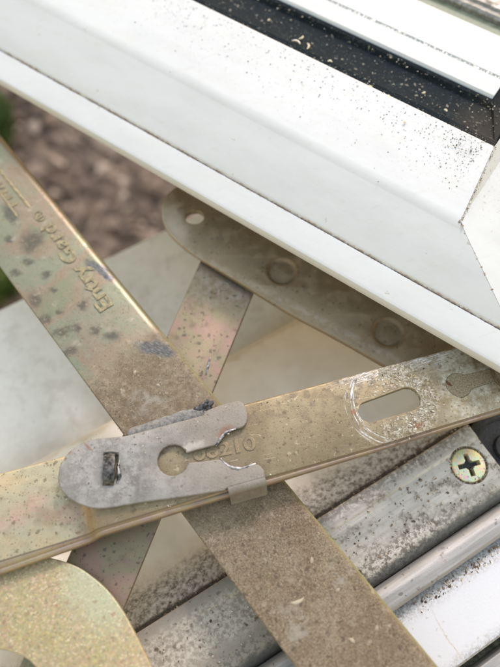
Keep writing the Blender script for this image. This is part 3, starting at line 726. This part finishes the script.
pts = [sc+Vector((math.cos(a)*4.95, math.sin(a)*4.95, -.25)) for a in [random.random()*6.28 for _ in range(240)]]
b = crumbs(pts, .12, .38); o = bm_obj('dirt_ring', b, MAT_GRIT, track); o['kind'] = 'stuff'
# dark pivot housing at the end of the track
pv = W(512, 446, -9)
bm = bmesh.new(); lathe(bm, [(0, -13), (11, -13), (11, -3.2), (10.3, -2.2), (8.6, -1.8), (8.0, -2.6), (4.2, -2.6), (3.8, -1.2), (2.2, -.8), (0, -.8)], pv)
bm_obj('pivot_housing', bm, MAT_BLACK, track)
bm = sweepT([(qa, -24), (qa, -17), (q1-2.2, -17), (q1-2.2, -24)], sE+.02, 260); bm_obj('track_bed', bm, MAT_BLACK, track)
pts = [dT*random.uniform(-60, sE)+nT*random.gauss(qa+.5, .8)+Vector((0, 0, -13.9)) for _ in range(500)] + [dT*random.uniform(-60, sE)+nT*random.uniform(q1+2.5, qa-1)+Vector((0, 0, -9.2)) for _ in range(500)] \
    + [dT*random.uniform(0, 70)+nT*(qw+.4-abs(random.gauss(0, 1.2)))+Vector((0, 0, -12.95)) for _ in range(450)]
b = crumbs(pts, .08, .42, .5); o = bm_obj('dirt_grains', b, MAT_GRIT, track); o['kind'] = 'stuff'

# ------------------------------------------------------------------ short link (below everything)
def linev(a, b, z, t): p, q = W(*a, z), W(*b, z); return p.lerp(q, t)
link_ = thing('short_link', 'short iridescent link bar passing under the stamped arm, a faint number at its top', 'link bar', tuple(W(170, 400, ZC-1.8)))
l0, r0 = linev((199, 264), (66, 562), ZC, -.16), linev((253, 293), (123, 609), ZC, -.18)
l1, r1 = linev((199, 264), (66, 562), ZC, 1.65), linev((253, 293), (123, 609), ZC, 1.5)
dc = (l1-l0).normalized(); cap = []
c0 = (l0+r0)/2; hv = (r0-l0)/2
for k in range(13):
    a = math.pi*k/12; cap.append(c0-hv*math.cos(a)-dc*hv.length*math.sin(a))
out = cap+[r1, l1]
me = plate_mesh(out, ZC, 1.8, .22); link('bar', me, MAT_C, link_)
me = text_mesh('10', W(214, 293.5, ZC), W(231, 289, ZC), ZC, 2.9, .18, .05); link('embossed_number', me, MAT_C, link_)
bm = bmesh.new(); tube(bm, [W(210, 358, ZC), W(208, 366, ZC), W(206, 375, ZC)], [.2, .35, .2], 8, .8); bm_obj('raised_mark', bm, MAT_LIP, link_)

# ------------------------------------------------------------------ hinge plate under the sash
MAT_RIVET = make_worn('brown_rivet', (.15, .12, .08), (.25, .205, .14), .15, .6, .8)
hp = thing('hinge_plate', 'olive brown hinge plate with a hole and two round dimples under the white sash', 'hinge plate', tuple(W(290, 270, ZP-2.2)))
pp = [(162, 214), (163, 225), (170, 237), (188, 253), (214, 269), (250, 291), (290, 316), (320, 331.5), (350, 348), (381, 366), (412, 384), (440, 392), (462, 380), (466, 358), (450, 335), (420, 310), (360, 270), (300, 233), (240, 198), (205, 184), (184, 184), (170, 193), (163, 203)]
out = [W(x, y, ZP-1.3) for x, y in pp]; out = chaikin(out, 2)
hc = W(194.5, 217, ZP); hole = [hc+Vector((math.cos(k*math.pi/16)*2.9, math.sin(k*math.pi/16)*2.6, 0)) for k in range(32)]
me = plate_mesh(out, ZP, 1.9, .55)
hb = prism([(p.x, p.y) for p in hole], ZP-5, ZP+2)
cs = [hb]
for px, py in ((282, 271), (388.5, 332)):
    c0 = W(px, py, ZP); b = bmesh.new(); lathe(b, [(0, -.85), (2.0, -.88), (3.3, -1.0), (3.8, -.85), (4.1, -.5), (4.4, -.2), (4.9, .02), (5.6, .6), (0, .6)], c0, 40); cs.append(b)
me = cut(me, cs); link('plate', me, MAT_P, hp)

# ------------------------------------------------------------------ stamped arm
def bar_profile(hl, hr, r_l, r_r, fl, fr, t, top):
    """cross-section of a pressed bar: rolled edges on the left (-) and right (+) side turned down by fl / fr"""
    o = [(-hl, top-fl)]+[(x, z) for x, z in arc(-hl+r_l, top-r_l, r_l, 180, 90, 6)]+[(x, z) for x, z in arc(hr-r_r, top-r_r, r_r, 90, 0, 6)]+[(hr, top-fr)]
    ri, rj = max(r_l-t*.8, .1), max(r_r-t*.8, .1)
    if fr > t+.3: o += [(hr-t, top-fr)]+[(x, z) for x, z in arc(hr-t-rj, top-t-rj, rj, 0, 90, 4)]
    else: o += [(hr, top-t)] if fr < t else []
    if fl > t+.3: o += [(x, z) for x, z in arc(-hl+t+ri, top-t-ri, ri, 90, 180, 4)]+[(-hl+t, top-fl)]
    return o
dA = Vector((math.cos(R(ANG_A)), math.sin(R(ANG_A)), 0)); nA = Vector((-dA.y, dA.x, 0))
vr = W(220, 400, ZA).dot(nA); vr = (W(0, 133, ZA).dot(nA)+W(440, 667, ZA).dot(nA))/2+.0; vl = (W(0, 268, ZA).dot(nA)+W(296, 667, ZA).dot(nA))/2
mid = (vr+vl)/2; hw = (vr-vl)/2
pr = bar_profile(hw, hw, .45, 2.4, 1.5, 4.2, 1.5, ZA)
rings = []
for i in range(60):
    u = -190+ 340*i/59
    rings.append([dA*u+nA*(mid+v)+Vector((0, 0, z)) for v, z in pr])
armA = thing('stamped_arm', 'wide stay arm stamped Entry Gard with grey corrosion spots, passing under the slotted arm', 'stay arm', tuple(W(230, 430, ZA-4)))
bm_obj('bar', loft(rings), MAT_A, armA)
# baseline on the side of the rolled edge; the words read up and to the left
MAT_LET = make_worn('worn_letter_highlight', (.17, .145, .09), (.33, .285, .17), .45, .42, .9)  # paler than the arm: worn tops with the letters' highlight painted in
link('embossed_lettering', text_mesh('Entry Gard', W(113, 305, ZA), W(52, 222, ZA), ZA, 4.3, .24, .1, .012), MAT_LET, armA)
link('embossed_registered_mark', text_mesh('®', W(47, 218, ZA), W(40, 209, ZA), ZA+.0, 2.9, .2, .05), MAT_LET, armA)
def ridge(a, b, z, r, parent, mat, name='embossed_line'):
    bm = bmesh.new(); p, q = W(*a, z), W(*b, z)
    tube(bm, [p, p.lerp(q, .04), p.lerp(q, .5), p.lerp(q, .96), q], [r*.4, r, r, r, r*.4], 10, .6); return bm_obj(name, bm, mat, parent)
ridge((-8, 161), (30, 208), ZA, .5, armA, MAT_LET)
ridge((-4, 187), (17, 217), ZA, .38, armA, MAT_LET)
link('embossed_small_lettering', text_mesh('Truth', W(20, 208, ZA), W(-6, 172, ZA), ZA, 2.5, .18, .06, .01), MAT_LET, armA)

bm = bmesh.new()
for px, py, L, a in ((298, 602, 3.4, .1), (306, 622, 2.8, .5), (312, 560, 1.6, 1.2), (352, 640, 1.5, 2.3), (338, 590, 1.1, .4), (265, 560, 1.2, 2.0), (377, 628, 1.3, 1.0), (135, 372, 1.2, .9), (158, 385, 1.0, 2.4)):
    p = W(px, py, ZA+.02)
    tube(bm, [p+Vector((math.cos(a+t*.5)*L*(t-.5), math.sin(a+t*.5)*L*(t-.5), 0)) for t in (0, .25, .5, .75, 1)], [.08, .34, .42, .3, .06], 6, .35)
o = bm_obj('pale_flakes', bm, make_grit('tan_flakes', [(0, (.2, .165, .12)), (1, (.36, .31, .23))]), armA); o['kind'] = 'stuff'
# ------------------------------------------------------------------ slotted arm
dB = Vector((math.cos(R(ANG_B)), math.sin(R(ANG_B)), 0)); nB = Vector((-dB.y, dB.x, 0))
uc0, uc1 = W(82, 520, ZBL).dot(dB), W(98, 517, ZB).dot(dB)
def bv(px, py, z): w_ = W(px, py, z); return w_.dot(dB), w_.dot(nB)
L0 = bv(290, 478, ZB-1.2); L1 = bv(475, 421, ZB-1.2); U0 = bv(250, 402, ZB); U1 = bv(460, 346, ZB)
lowf = lambda u: L0[1]+(L1[1]-L0[1])*(u-L0[0])/(L1[0]-L0[0])
upf = lambda u: U0[1]+(U1[1]-U0[1])*(u-U0[0])/(U1[0]-U0[0])
uend = bv(500, 398, ZB)[0]+6
us_ = [-110, -95, -85]+[-84+i for i in range(0, 45)]
us_ = [-120+6*i for i in range(7)]
u = -78.0
while u < uend-11: us_.append(u); u += 1.0 if u < -20 else 5.0
rings = []
R0 = 10.0
ucap = uend-9.8
us_ = us_+[uend+8]
for u in us_:
    lo, hi = lowf(u), upf(u); lo -= max(0, min(1.0, (uc1-u)/25))
    c, h = (lo+hi)/2, (hi-lo)/2
    t = min(1, max(0, (u-uc0)/(uc1-uc0))); t = t*t*(3-2*t); top = ZBL+(ZB-ZBL)*t
    pr = bar_profile(h, h, 1.15, .8, 2.4, 2.2, 1.4, top)
    kb_ = .9-.4*min(1, max(0, (u+10)/30))
    pr = [(-h, top-2.4), (-h, top-1.5)]+arc(-h+.8*kb_, top-.55-.8*kb_, .8*kb_, 180, 55, 7)+[(-h+1.5*kb_, top-.4), (-h+1.7*kb_, top-.2), (-h+2.0*kb_+.1, top-.03)]+pr[8:]
    rings.append([dB*u+nB*(c+v)+Vector((0, 0, z)) for v, z in pr])
bm = loft(rings); me = bpy.data.meshes.new('x'); bm.to_mesh(me); bm.free()
sA_, sB_ = W(369, 412, ZB), W(408, 399, ZB); ax = (sB_-sA_).normalized(); an = Vector((-ax.y, ax.x, 0)); rr = 2.75
slot = [sA_+ax*(-rr*.95*math.cos(R(a)))+an*rr*math.sin(R(a)) for a in range(-80, 81, 16)]+[sB_+ax*(rr*1.15*math.cos(R(a)))+an*rr*1.15*math.sin(R(a)) for a in range(80, -81, -16)]
slot_c = [(p.x+random.uniform(-.1, .1), p.y+random.uniform(-.1, .1)) for p in slot]
kc = W(459, 385, ZB); ka = W(520, 366, ZB); kd = (ka-kc).normalized(); kn = Vector((-kd.y, kd.x, 0)); kr = 3.3; kw = 1.75
key = [kc+kd*kr*math.cos(R(a))+kn*kr*math.sin(R(a)) for a in range(35, 326, 15)]
key = [p+Vector((random.uniform(-.16, .16), random.uniform(-.16, .16), 0)) for p in key]+[ka-kn*kw+(kc-ka)*t+kn*random.uniform(-.12, .12) for t in (.5, .3, .1)]+[ka-kn*kw, ka+kn*kw]+[ka+kn*kw+(kc-ka)*t+kn*random.uniform(-.12, .12) for t in (.1, .3, .5)]
me = cut(me, [prism(slot_c, 0, 20), prism([(p.x, p.y) for p in key], ZB-.4, 20)])
armB = thing('slotted_arm', 'long gold zinc arm with a scratched slot crossing over the stamped arm', 'stay arm', tuple(W(250, 450, ZB-3)))
link('bar', me, MAT_B, armB)
# dirt packed in the keyhole-shaped recess, a little proud of its floor
bm = prism([(p.x, p.y) for p in [kc+(p-kc)*.97 for p in key]], ZB-.41, ZB-.03)
m_ = M('packed_brown_dirt'); n1 = m_.noise(2.5, 6, .75); MAT_PACK = m_.finish(m_.ramp(n1, [(.38, (.14, .11, .07)), (.48, (.22, .175, .115)), (.62, (.33, .28, .2))]), .9, 0, n1, .3, 1.0)
bm_obj('recess_fill', bm, MAT_PACK, armB)
bm = bmesh.new(); tube(bm, [W(446, 381, ZB), W(449, 384, ZB), W(452, 386, ZB)], [.15, .4, .15], 6, .7); bm_obj('rust_flake', bm, make_worn('red_rust', (.06, .02, .01), (.13, .04, .025), 0, .7), armB)
link('embossed_number', text_mesh('06210', W(194, 461.5, ZB), W(257, 448.5, ZB), ZB-.05, 3.3, .17, .1, .012), MAT_B, armB)
# crust round the slot
pts = []
cc = (sA_+sB_)/2
for _ in range(1100):
    a = random.gauss(0.15, 1.0); r = random.gauss(8.6, 1.4); p = cc+ax*math.cos(a)*r+an*math.sin(a)*r*.8; 
    if random.random() < .8 and abs(a) < 1.9: pts.append(Vector((p.x, p.y, ZB+.02)))
for _ in range(120):
    p = sB_+ax*random.gauss(-4, 5)+an*random.choice((4.1, -4.1))+an*random.gauss(0, .5); pts.append(Vector((p.x, p.y, ZB+.02)))
def inslot(p):
    q = p-sA_; x = q.dot(ax); y = q.dot(an); L = (sB_-sA_).length; x2 = min(max(x, 0), L); return math.hypot(x-x2, y) < rr*1.2+.1
pts = [p for p in pts if not inslot(p)]
o = bm_obj('crust', crumbs(pts, .06, .36, .35, 1, .3), MAT_CRUST, armB); o['kind'] = 'stuff'
pts = []
for _ in range(520):
    u = random.uniform(-60, uend-10); v = random.uniform(lowf(u)+1.5, upf(u)-1.2); 
    top = ZBL if u < uc0 else ZB
    if uc0-2 < u < uc1+2: continue
    p = dB*u+nB*v+Vector((0, 0, top+.02))
    if not inslot(p) and (p-kc).length > 4.5 : pts.append(p)
o = bm_obj('dirt_grains', crumbs(pts, .06, .26, .5), MAT_GRIT, armB); o['kind'] = 'stuff'
pc = W(511, 372, ZB); bm = bmesh.new(); lathe(bm, [(0, -.5), (5.2, -.5), (5.2, 2.6), (4.6, 3.2), (0, 3.4)], pc, 40); bm_obj('pivot_pin', bm, MAT_PIN, armB)

m_ = M('dark_grease'); n1 = m_.noise(.9, 5, .7); MAT_GREASE = m_.finish(m_.ramp(n1, [(.4, (.025, .026, .028)), (.55, (.08, .083, .086)), (.66, (.2, .2, .2))]), .6, 0, n1, .3, 1.0)
bm = bmesh.new(); pth = []; rad = []
for i in range(40):
    t = i/39; p = W(128+79*t, 435.5-25*t, 4.4); pth.append(p+nB*.25*mnoise.noise(Vector((t*5, 0, 0)))); rad.append(1.9*(.5+.5*math.sin(math.pi*t)**.3)*(1+.12*mnoise.noise(Vector((t*8, 4, 0)))))
tube(bm, pth, rad, 16, .45); m_ = M('blue_grey_grime'); n1 = m_.noise(1.2, 6, .75); n2 = m_.noise(3, 4, .7)
MAT_GRIME = m_.finish(m_.ramp(n1, [(.36, (.085, .085, .084)), (.48, (.16, .16, .155)), (.6, (.23, .228, .21))]), .75, 0, m_.math('ADD', n1, n2), .15, .7)
bm_obj('grime_bead', bm, MAT_GRIME, armA)
kb = W(206, 405, ZA+1.4); o = bm_obj('grease_lump', crumbs([kb+Vector((x, y, z)) for x, y, z in ((0, 0, 0), (1.2, .3, .3), (-1.1, -.2, -.4), (.3, .8, .2), (-1.9, -.7, -.8), (.9, -.8, -.2))], .7, 1.15, .75, 2, .05), MAT_GREASE, armA)
# ------------------------------------------------------------------ clip
clip = thing('latch_clip', 'dull grey steel clip with keyhole notch and raised hook, hooked over the slotted arm', 'clip', tuple(W(160, 465, ZK-1.2)))
kp = [(57.5, 478), (60, 465), (67, 453), (79, 444), (93, 439), (110, 437), (127, 436), (150, 430), (178, 423), (197, 417.5), (203, 416), (205, 411), (215, 407), (227, 403), (237, 400.5), (243, 402), (246.5, 409), (248, 417), (246, 424), (241, 428), (231, 429), (224, 433), (219, 440), (217, 444.5), (205, 447.5), (186, 452.5)]
kc0 = W(173, 460, ZK); circ = []
kv = [W(x, y, ZK) for x, y in kp]; kv = kv[:1]+kv[1:]
pa = W(185, 452, ZK); pb = W(189, 462.5, ZK)
a0 = math.atan2(pa.y-kc0.y, pa.x-kc0.x); a1 = math.atan2(pb.y-kc0.y, pb.x-kc0.x)+0; rk = 3.75
if a1 < a0: a1 += 2*math.pi
a0 += .1
circ = [kc0+Vector((math.cos(a0+(a1-a0)*i/14)*rk, math.sin(a0+(a1-a0)*i/14)*rk, 0)) for i in range(15)]
T0, T1 = W(227.5, 487.5, ZK), W(265, 477, ZK)
kq = [(205, 461), (221, 458.5), (225, 464), (231, 467.5), (240, 468.5), (248, 465.5), (254, 463.5), (260, 465), (264, 470)]
tail = [(224, 490.5), (200, 494), (175, 498), (150, 501), (125, 505), (108, 508), (94, 508.5), (81, 505), (68, 498), (60, 489)]
body = chaikin(kv[1:], 1, closed=False)+circ+chaikin([W(x, y, ZK) for x, y in kq], 1, closed=False)+[T1, T0]+chaikin([W(x, y, ZK) for x, y in tail]+[kv[0]], 1, closed=False)
hk = W(110, 469, ZK)
sl = [hk+Vector((x, y, 0)) for x, y in ((-1.45, -3.5), (1.5, -3.7), (1.75, 3.1), (1.3, 3.7), (-1.3, 3.7), (-1.5, 3.1))]
me = plate_mesh(body, ZK, 1.2, .28, holes=[chaikin(sl, 1)])
# the turned-down tab, butted to the plate at its bend
td = (T1-T0).normalized(); tn = Vector((td.y, -td.x, 0)); tl = (T1-T0).length
outer = [(-.02, 0)]+[(.25+1.5*math.sin(R(a)), -1.5+1.5*math.cos(R(a))) for a in range(0, 91, 12)]+[(1.9, -3.5), (2.9, -7.1)]
inner = [(1.85, -7.1), (.8, -3.5)]+[(.25+.4*math.sin(R(a)), -1.5+.4*math.cos(R(a))) for a in range(90, -1, -30)]+[(-.02, -1.1)]
prf = outer+inner
rings = []
for x, k in ((.0, 1), (.35, 1), (tl*.5, 1), (tl-.35, 1), (tl, 1)):
    rr_ = []
    for w_, z_ in prf:
        zz = z_ if not (x in (0.0, tl) and z_ < -6) else z_+.5
        rr_.append(T0+td*x+tn*w_+Vector((0, 0, zz)))
    rings.append(rr_)
b = loft(rings); m2 = bpy.data.meshes.new('x'); b.to_mesh(m2); b.free()
bm = bmesh.new(); bm.from_mesh(me); bm.from_mesh(m2); bm_obj('clip_plate', bm, MAT_K, clip, smooth=40)
# hook: a tongue punched up out of the plate and rolled over
bm = bmesh.new(); rings = []
for i in range(13):
    a = R(-8+ 176*i/12); y = -math.cos(a)*3.5; z = math.sin(a)*2.1-.5; tw = .35*math.sin(a*1.3)
    nx = Vector((0, -math.cos(a), math.sin(a)))
    wdt = 1.3+.1*math.sin(i*1.7)
    c0 = hk+Vector((tw-.2, y, z)); rings.append([c0+Vector((-wdt, 0, 0))-nx*.5, c0+Vector((wdt, 0, 0))-nx*.5, c0+Vector((wdt, 0, 0))+nx*.45, c0+Vector((.3, .1, .0))+nx*.62, c0+Vector((-wdt, 0, 0))+nx*.45])
bm_obj('hook', loft(rings), MAT_WORN, clip)
bm = bmesh.new(); tube(bm, [hk+Vector((1.9, -3.4, -.1)), hk+Vector((2.4, -1.8, .25)), hk+Vector((1.9, .2, .4)), hk+Vector((2.0, 2.0, .1))], [.2, .55, .4, .12], 8); bm_obj('bright_burr', bm, MAT_LIP, clip)
bm = bmesh.new(); tube(bm, [hk+Vector((-2.0, 3.5, .0)), hk+Vector((-1.6, 4.0, .2)), hk+Vector((0, 4.15, .25)), hk+Vector((1.8, 4.0, .1))], [.15, .38, .35, .2], 8); bm_obj('bent_edge', bm, MAT_K, clip)
def lip(pxs, r):
    bm = bmesh.new(); pts = chaikin([W(x, y, ZK-.25) for x, y in pxs], 2, closed=False)
    tube(bm, pts, [r*(.35+.65*math.sin(math.pi*min(1, max(0, i/(len(pts)-1)))))*random.uniform(.8, 1.2) for i in range(len(pts))], 9, 1.1); bm_obj('torn_lip', bm, MAT_LIP, clip)
lip([(216, 446), (219, 441), (222, 436), (228, 431), (236, 429)], .42)
lip([(220, 457.5), (224, 463), (231, 467.5), (240, 469), (248, 466.5), (256, 463.5)], .42)
pts = []
for _ in range(420):
    x, y = random.uniform(60, 250), random.uniform(402, 503)
    ctr = 470-(x-60)*.2
    if abs(y-ctr) < 30 and (W(x, y, ZK)-kc0).length > 5 and (W(x, y, ZK)-hk).length > 5.5 and not (x > 183 and 440 < y < 472): 
        if x < 240 and y < 494-(x-100)*.07 and not (x < 72): pts.append(W(x, y, ZK+.01))
pts = [p for p in pts if p.y > -1000]
o = bm_obj('dirt_grains', crumbs(pts, .05, .22, .5), MAT_GRIT, clip); o['kind'] = 'stuff'

# ------------------------------------------------------------------ curved plate bottom left
cp = thing('curved_plate', 'mottled yellow green curved plate in the lower left corner under the slotted arm', 'curved plate', tuple(W(70, 610, ZG-1.6)))
gp = [(-60, 578), (0, 562), (28, 556), (44, 556.5), (58, 559.5), (70, 563.5), (80, 568), (90, 575), (100, 583), (110, 593), (119, 605), (127, 618), (136, 635), (146, 655), (156, 676), (168, 702), (178, 730)]
gq = [(60, 730), (52, 700), (40, 673), (32, 663), (24, 657), (13, 652), (0, 649.5), (-25, 650), (-60, 655)]
out = chaikin([W(x, y, ZG) for x, y in gp], 1, closed=False)+chaikin([W(x, y, ZG) for x, y in gq], 1, closed=False)
me = plate_mesh(out, ZG, 1.6, .3); link('plate', me, MAT_G, cp)

# ------------------------------------------------------------------ the open sash
dS = Vector((math.cos(R(ANG_S)), math.sin(R(ANG_S)), 0)); nS = Vector((-dS.y, dS.x, 0))
def uv(px, py, z): w_ = W(px, py, z); return w_.dot(dS), w_.dot(nS)
Z0, Z1, Z2, Z3 = 18.0, 20.0, 27.0, 30.0
v0 = (uv(0, 84, Z0)[1]+uv(500, 362, Z0)[1])/2; v1 = (uv(0, 50, Z1)[1]+uv(500, 329, Z1)[1])/2
v2 = (uv(50, 5, Z2)[1]+uv(460, 222, Z2)[1])/2; v3 = (uv(203, 0, Z3)[1]+uv(490, 148, Z3)[1])/2
v4 = (uv(275, 0, 28)[1]+uv(490, 107, 28)[1])/2; v5 = (uv(325, 0, 29.5)[1]+uv(500, 83, 29.5)[1])/2
v6 = (uv(415, 0, 29.5)[1]+uv(500, 42, 29.5)[1])/2; v7 = (uv(450, 0, 30)[1]+uv(500, 22, 30)[1])/2
m3, m2_, m1 = uv(492, 150, Z3)[0], uv(460, 222, Z2)[0], uv(514, 338, Z1)[0]
def umit(v):
    pts_ = [(v0-2, m1+(m1-m2_)*.3), (v1, m1), (v2, m2_), (v3, m3)]
    if v <= pts_[0][0]: return pts_[0][1]
    for (a, x), (b, y) in zip(pts_[:-1], pts_[1:]):
        if v <= b: return x+(y-x)*(v-a)/(b-a)
    return m3+(v-v3)*(m3-m2_)/(v3-v2)
sash = thing('window_sash', 'open white window sash with mitred corner, dirty black gasket and glazing bead', 'window sash', tuple(dS*0+nS*v2+Vector((0, 0, 11))))
def smooth_prof(p): return p
prof = [(v0+1.0, 14.5), (v0+.15, 15.2), (v0, 16.0), (v0, 17.2), (v0+.25, 17.85), (v0+.7, 18.08), (v0+1.0, 18.2), (v1-.8, 19.68), (v1-.5, 19.76), (v1-.15, 19.8), (v1, 19.4), (v1+.25, 19.35), (v1+.35, 19.9), (v1+.7, 20.25), (v1+1.0, 20.45),
        (v2-1.9, 25.75), (v2-1.5, 25.98), (v2-.7, 26.38), (v2+.2, 26.70), (v2+1.0, 26.90), (v2+1.4, 26.97), (v3-1.6, 29.76), (v3-1.2, 29.80), (v3-.4, 29.82), (v3, 29.6), (v3+.1, 27.0), (v4+.3, 27.0), (v4+.3, 14.5)]
rings = [[dS*(-170)+nS*v+Vector((0, 0, z)) for v, z in prof], [dS*(umit(v)-.05)+nS*v+Vector((0, 0, z)) for v, z in prof]]
bm_obj('bottom_rail', loft(rings, cap1=False), MAT_WHITE, sash)
# the side rail starts at the mitre and runs away to the upper right
rt = []
mp = [dS*(umit(v)+.05)+nS*v+Vector((0, 0, z)) for v, z in prof]
end = []
for (v, z), p in zip(prof, mp):
    # keep the same section: across the side rail the profile is measured along dS
    end.append(p+nS*150)
zs = [Vector((0, 0, .0)) for _ in mp]
bm_obj('side_rail', loft([mp, end], cap0=False), MAT_WHITE, sash, smooth=75)
bm = bmesh.new()
gp_ = [(v3+.12, 26.9), (v3+.12, 28.2), (v3+.6, 29.3), (v3+2.0, 29.5), (v3+3.0, 28.9), (v4-2.2, 28.4), (v4-1.4, 29.6), (v4-.4, 29.9), (v4+.0, 29.0), (v4+.0, 26.9)]
bm_obj('gasket', loft([[dS*(-170)+nS*v+Vector((0, 0, z)) for v, z in gp_], [dS*(umit(v))+nS*v+Vector((0, 0, z)) for v, z in gp_]]), MAT_GASK, sash)
wdt = v4-v3
ub = uv(487, 107, 30)[0]
sg = [(.0, 26.95), (.0, 29.7), (.6, 30.1), (1.6, 29.6), (m3-ub-.6, 29.3), (m3-ub-.15, 28.6), (m3-ub-.15, 26.95)]
g2 = [[dS*(ub+x)+nS*(v3+.5+(v4-v3)*(1-x/(m3-ub)))+Vector((0, 0, z)) for x, z in sg], [dS*(ub+x)+nS*(v3+160)+Vector((0, 0, z)) for x, z in sg]]
bm_obj('side_gasket', loft(g2), MAT_GASK, sash)
bd = [(v4+.06, 27.1), (v4+.06, 29.6), (v4+.8, 30.2), (v5-.5, 30.6), (v5-.3, 30.2), (v5+.3, 30.2), (v5+.5, 30.6), (v6-1.2, 31.0), (v6-.2, 30.6), (v6, 29.6), (v6, 27.1)]
bm_obj('glazing_bead', loft([[dS*(-170)+nS*v+Vector((0, 0, z)) for v, z in bd], [dS*(ub-.1)+nS*v+Vector((0, 0, z)) for v, z in bd]]), MAT_BEAD, sash)
g3 = [(v6+.05, 27.1), (v6+.05, 28.6), (v7, 28.6), (v7, 27.1)]
MAT_OLIVE = make_worn('olive_glass_edge', (.16, .18, .12), (.27, .29, .21), 0, .5, .4)  # opaque olive strip standing in for the greenish glass
bm_obj('glass_edge_strip', loft([[dS*(-170)+nS*v+Vector((0, 0, z)) for v, z in g3], [dS*(ub-.1)+nS*v+Vector((0, 0, z)) for v, z in g3]]), MAT_OLIVE, sash)
g4 = [(v7+.05, 27.1), (v7+.05, 30.0), (v7+1.0, 30.6), (v7+3, 30.2), (v7+3.6, 30.9), (v7+5.4, 30.9), (v7+6, 30), (v7+12, 30), (v7+12, 27.1)]
bm_obj('spacer_strip', loft([[dS*(-170)+nS*v+Vector((0, 0, z)) for v, z in g4], [dS*(ub-.1)+nS*v+Vector((0, 0, z)) for v, z in g4]]), make_alu('grey_spacer', (.13, .13, .12), (.2, .2, .18), (.30, .30, .28), 0, .3), sash)
g5 = [(v4+.4, 26.9), (v4+.4, 22), (v7+160, 22), (v7+160, 26.9)]
bm_obj('glass_pane', loft([[dS*(-170)+nS*v+Vector((0, 0, z)) for v, z in g5], [dS*(m3+12)+nS*v+Vector((0, 0, z)) for v, z in g5]]), MAT_GLASS, sash)
pts = []
u = -100
while u < m3: pts.append(dS*u+nS*(v5+random.gauss(0, .12))+Vector((0, 0, 30.35))); u += random.uniform(.45, 1.6)
o = bm_obj('sealant_dots', crumbs(pts, .28, .6, .8, 1, .2), make_grit('sealant', [(0, (.4, .39, .35)), (.3, (.7, .7, .67)), (1, (.85, .85, .83))]), sash); o['kind'] = 'stuff'
pts = []
for _ in range(650):
    u = random.uniform(-70, m3-2); v = random.uniform(v3+.3, v4-.5) if random.random() < .8 else v3+random.gauss(0, .6)
    k = (v-v3)/(v4-v3); z = 29.4 if k < .35 else 28.7 if k < .72 else 29.7
    pts.append(dS*u+nS*v+Vector((0, 0, z)))
for _ in range(1):
    u = random.uniform(-80, m3-3); v = v3-abs(random.gauss(0, 7)); pts.append(dS*u+nS*v+Vector((0, 0, 29.95-max(0,(v3-v)-.5)*.115)))
for _ in range(160):
    u = m3-abs(random.gauss(0, 7)); v = random.uniform(v3-6, v4); pts.append(dS*(u-2)+nS*v+Vector((0, 0, 29.6)))
o = bm_obj('dirt_grains', crumbs(pts, .05, .30, .6), MAT_DUST, sash); o['kind'] = 'stuff'
pts = []
for _ in range(1100):
    u = random.uniform(-80, m3-3) if random.random() < .7 else m3-2-abs(random.gauss(0, 9)); v = v3-.3-abs(random.gauss(0, 7)); pts.append(dS*u+nS*v+Vector((0, 0, 29.82-max(0, v3-v-1.4)*.1295)))
o = bm_obj('fine_dust', crumbs(pts, .04, .2, .5), MAT_SOFTDUST, sash); o['kind'] = 'stuff'
bm = bmesh.new()
for px, py, L, a in ((297, 41, 3, 2.2), (309, 46, 2.6, 1.1), (302, 38, 2, .3), (371, 87, 1.6, 1.5), (424, 93, 1.2, 0), (389, 97, 1.5, .7), (330, 61, 1.4, 2.5), (269, 20, 1.0, .4), (446, 110, 1.1, 1.9), (405, 122, 1.0, .2)):
    p = W(px, py, 29.6); 
    tube(bm, [p+Vector((math.cos(a+t*.9)*L*(t-.5), math.sin(a+t*.9)*L*(t-.5), .1*math.sin(t*3))) for t in (0, .25, .5, .75, 1)], [.15, .3, .34, .28, .1], 6, .7)
o = bm_obj('pale_flakes', bm, MAT_PALE, sash); o['kind'] = 'stuff'
# grime packed in the mitre joint
pts = []
for _ in range(420):
    t = random.random(); v = v2-1+(v3-v2+1)*t; pts.append(dS*(umit(v)+random.gauss(0, .28))+nS*v+Vector((0, 0, 26.6+3.2*max(0, (v-v2)/(v3-v2)))))
for _ in range(40):
    t = random.random(); v = v1+(v2-v1)*t; pts.append(dS*(umit(v)+random.gauss(0, .1))+nS*v+Vector((0, 0, 20+6.4*t)))
o = bm_obj('corner_grime', crumbs(pts, .06, .32, .6), MAT_GRIT, sash); o['kind'] = 'stuff'
pts = [dS*random.uniform(-120, m1)+nS*(v1+.1+random.gauss(0, .12))+Vector((0, 0, 19.45)) for _ in range(900)]
o = bm_obj('groove_dirt', crumbs(pts, .06, .26, .6), MAT_GRIT, sash); o['kind'] = 'stuff'

for o in bpy.data.objects:
    if '_o' in o: del o['_o']
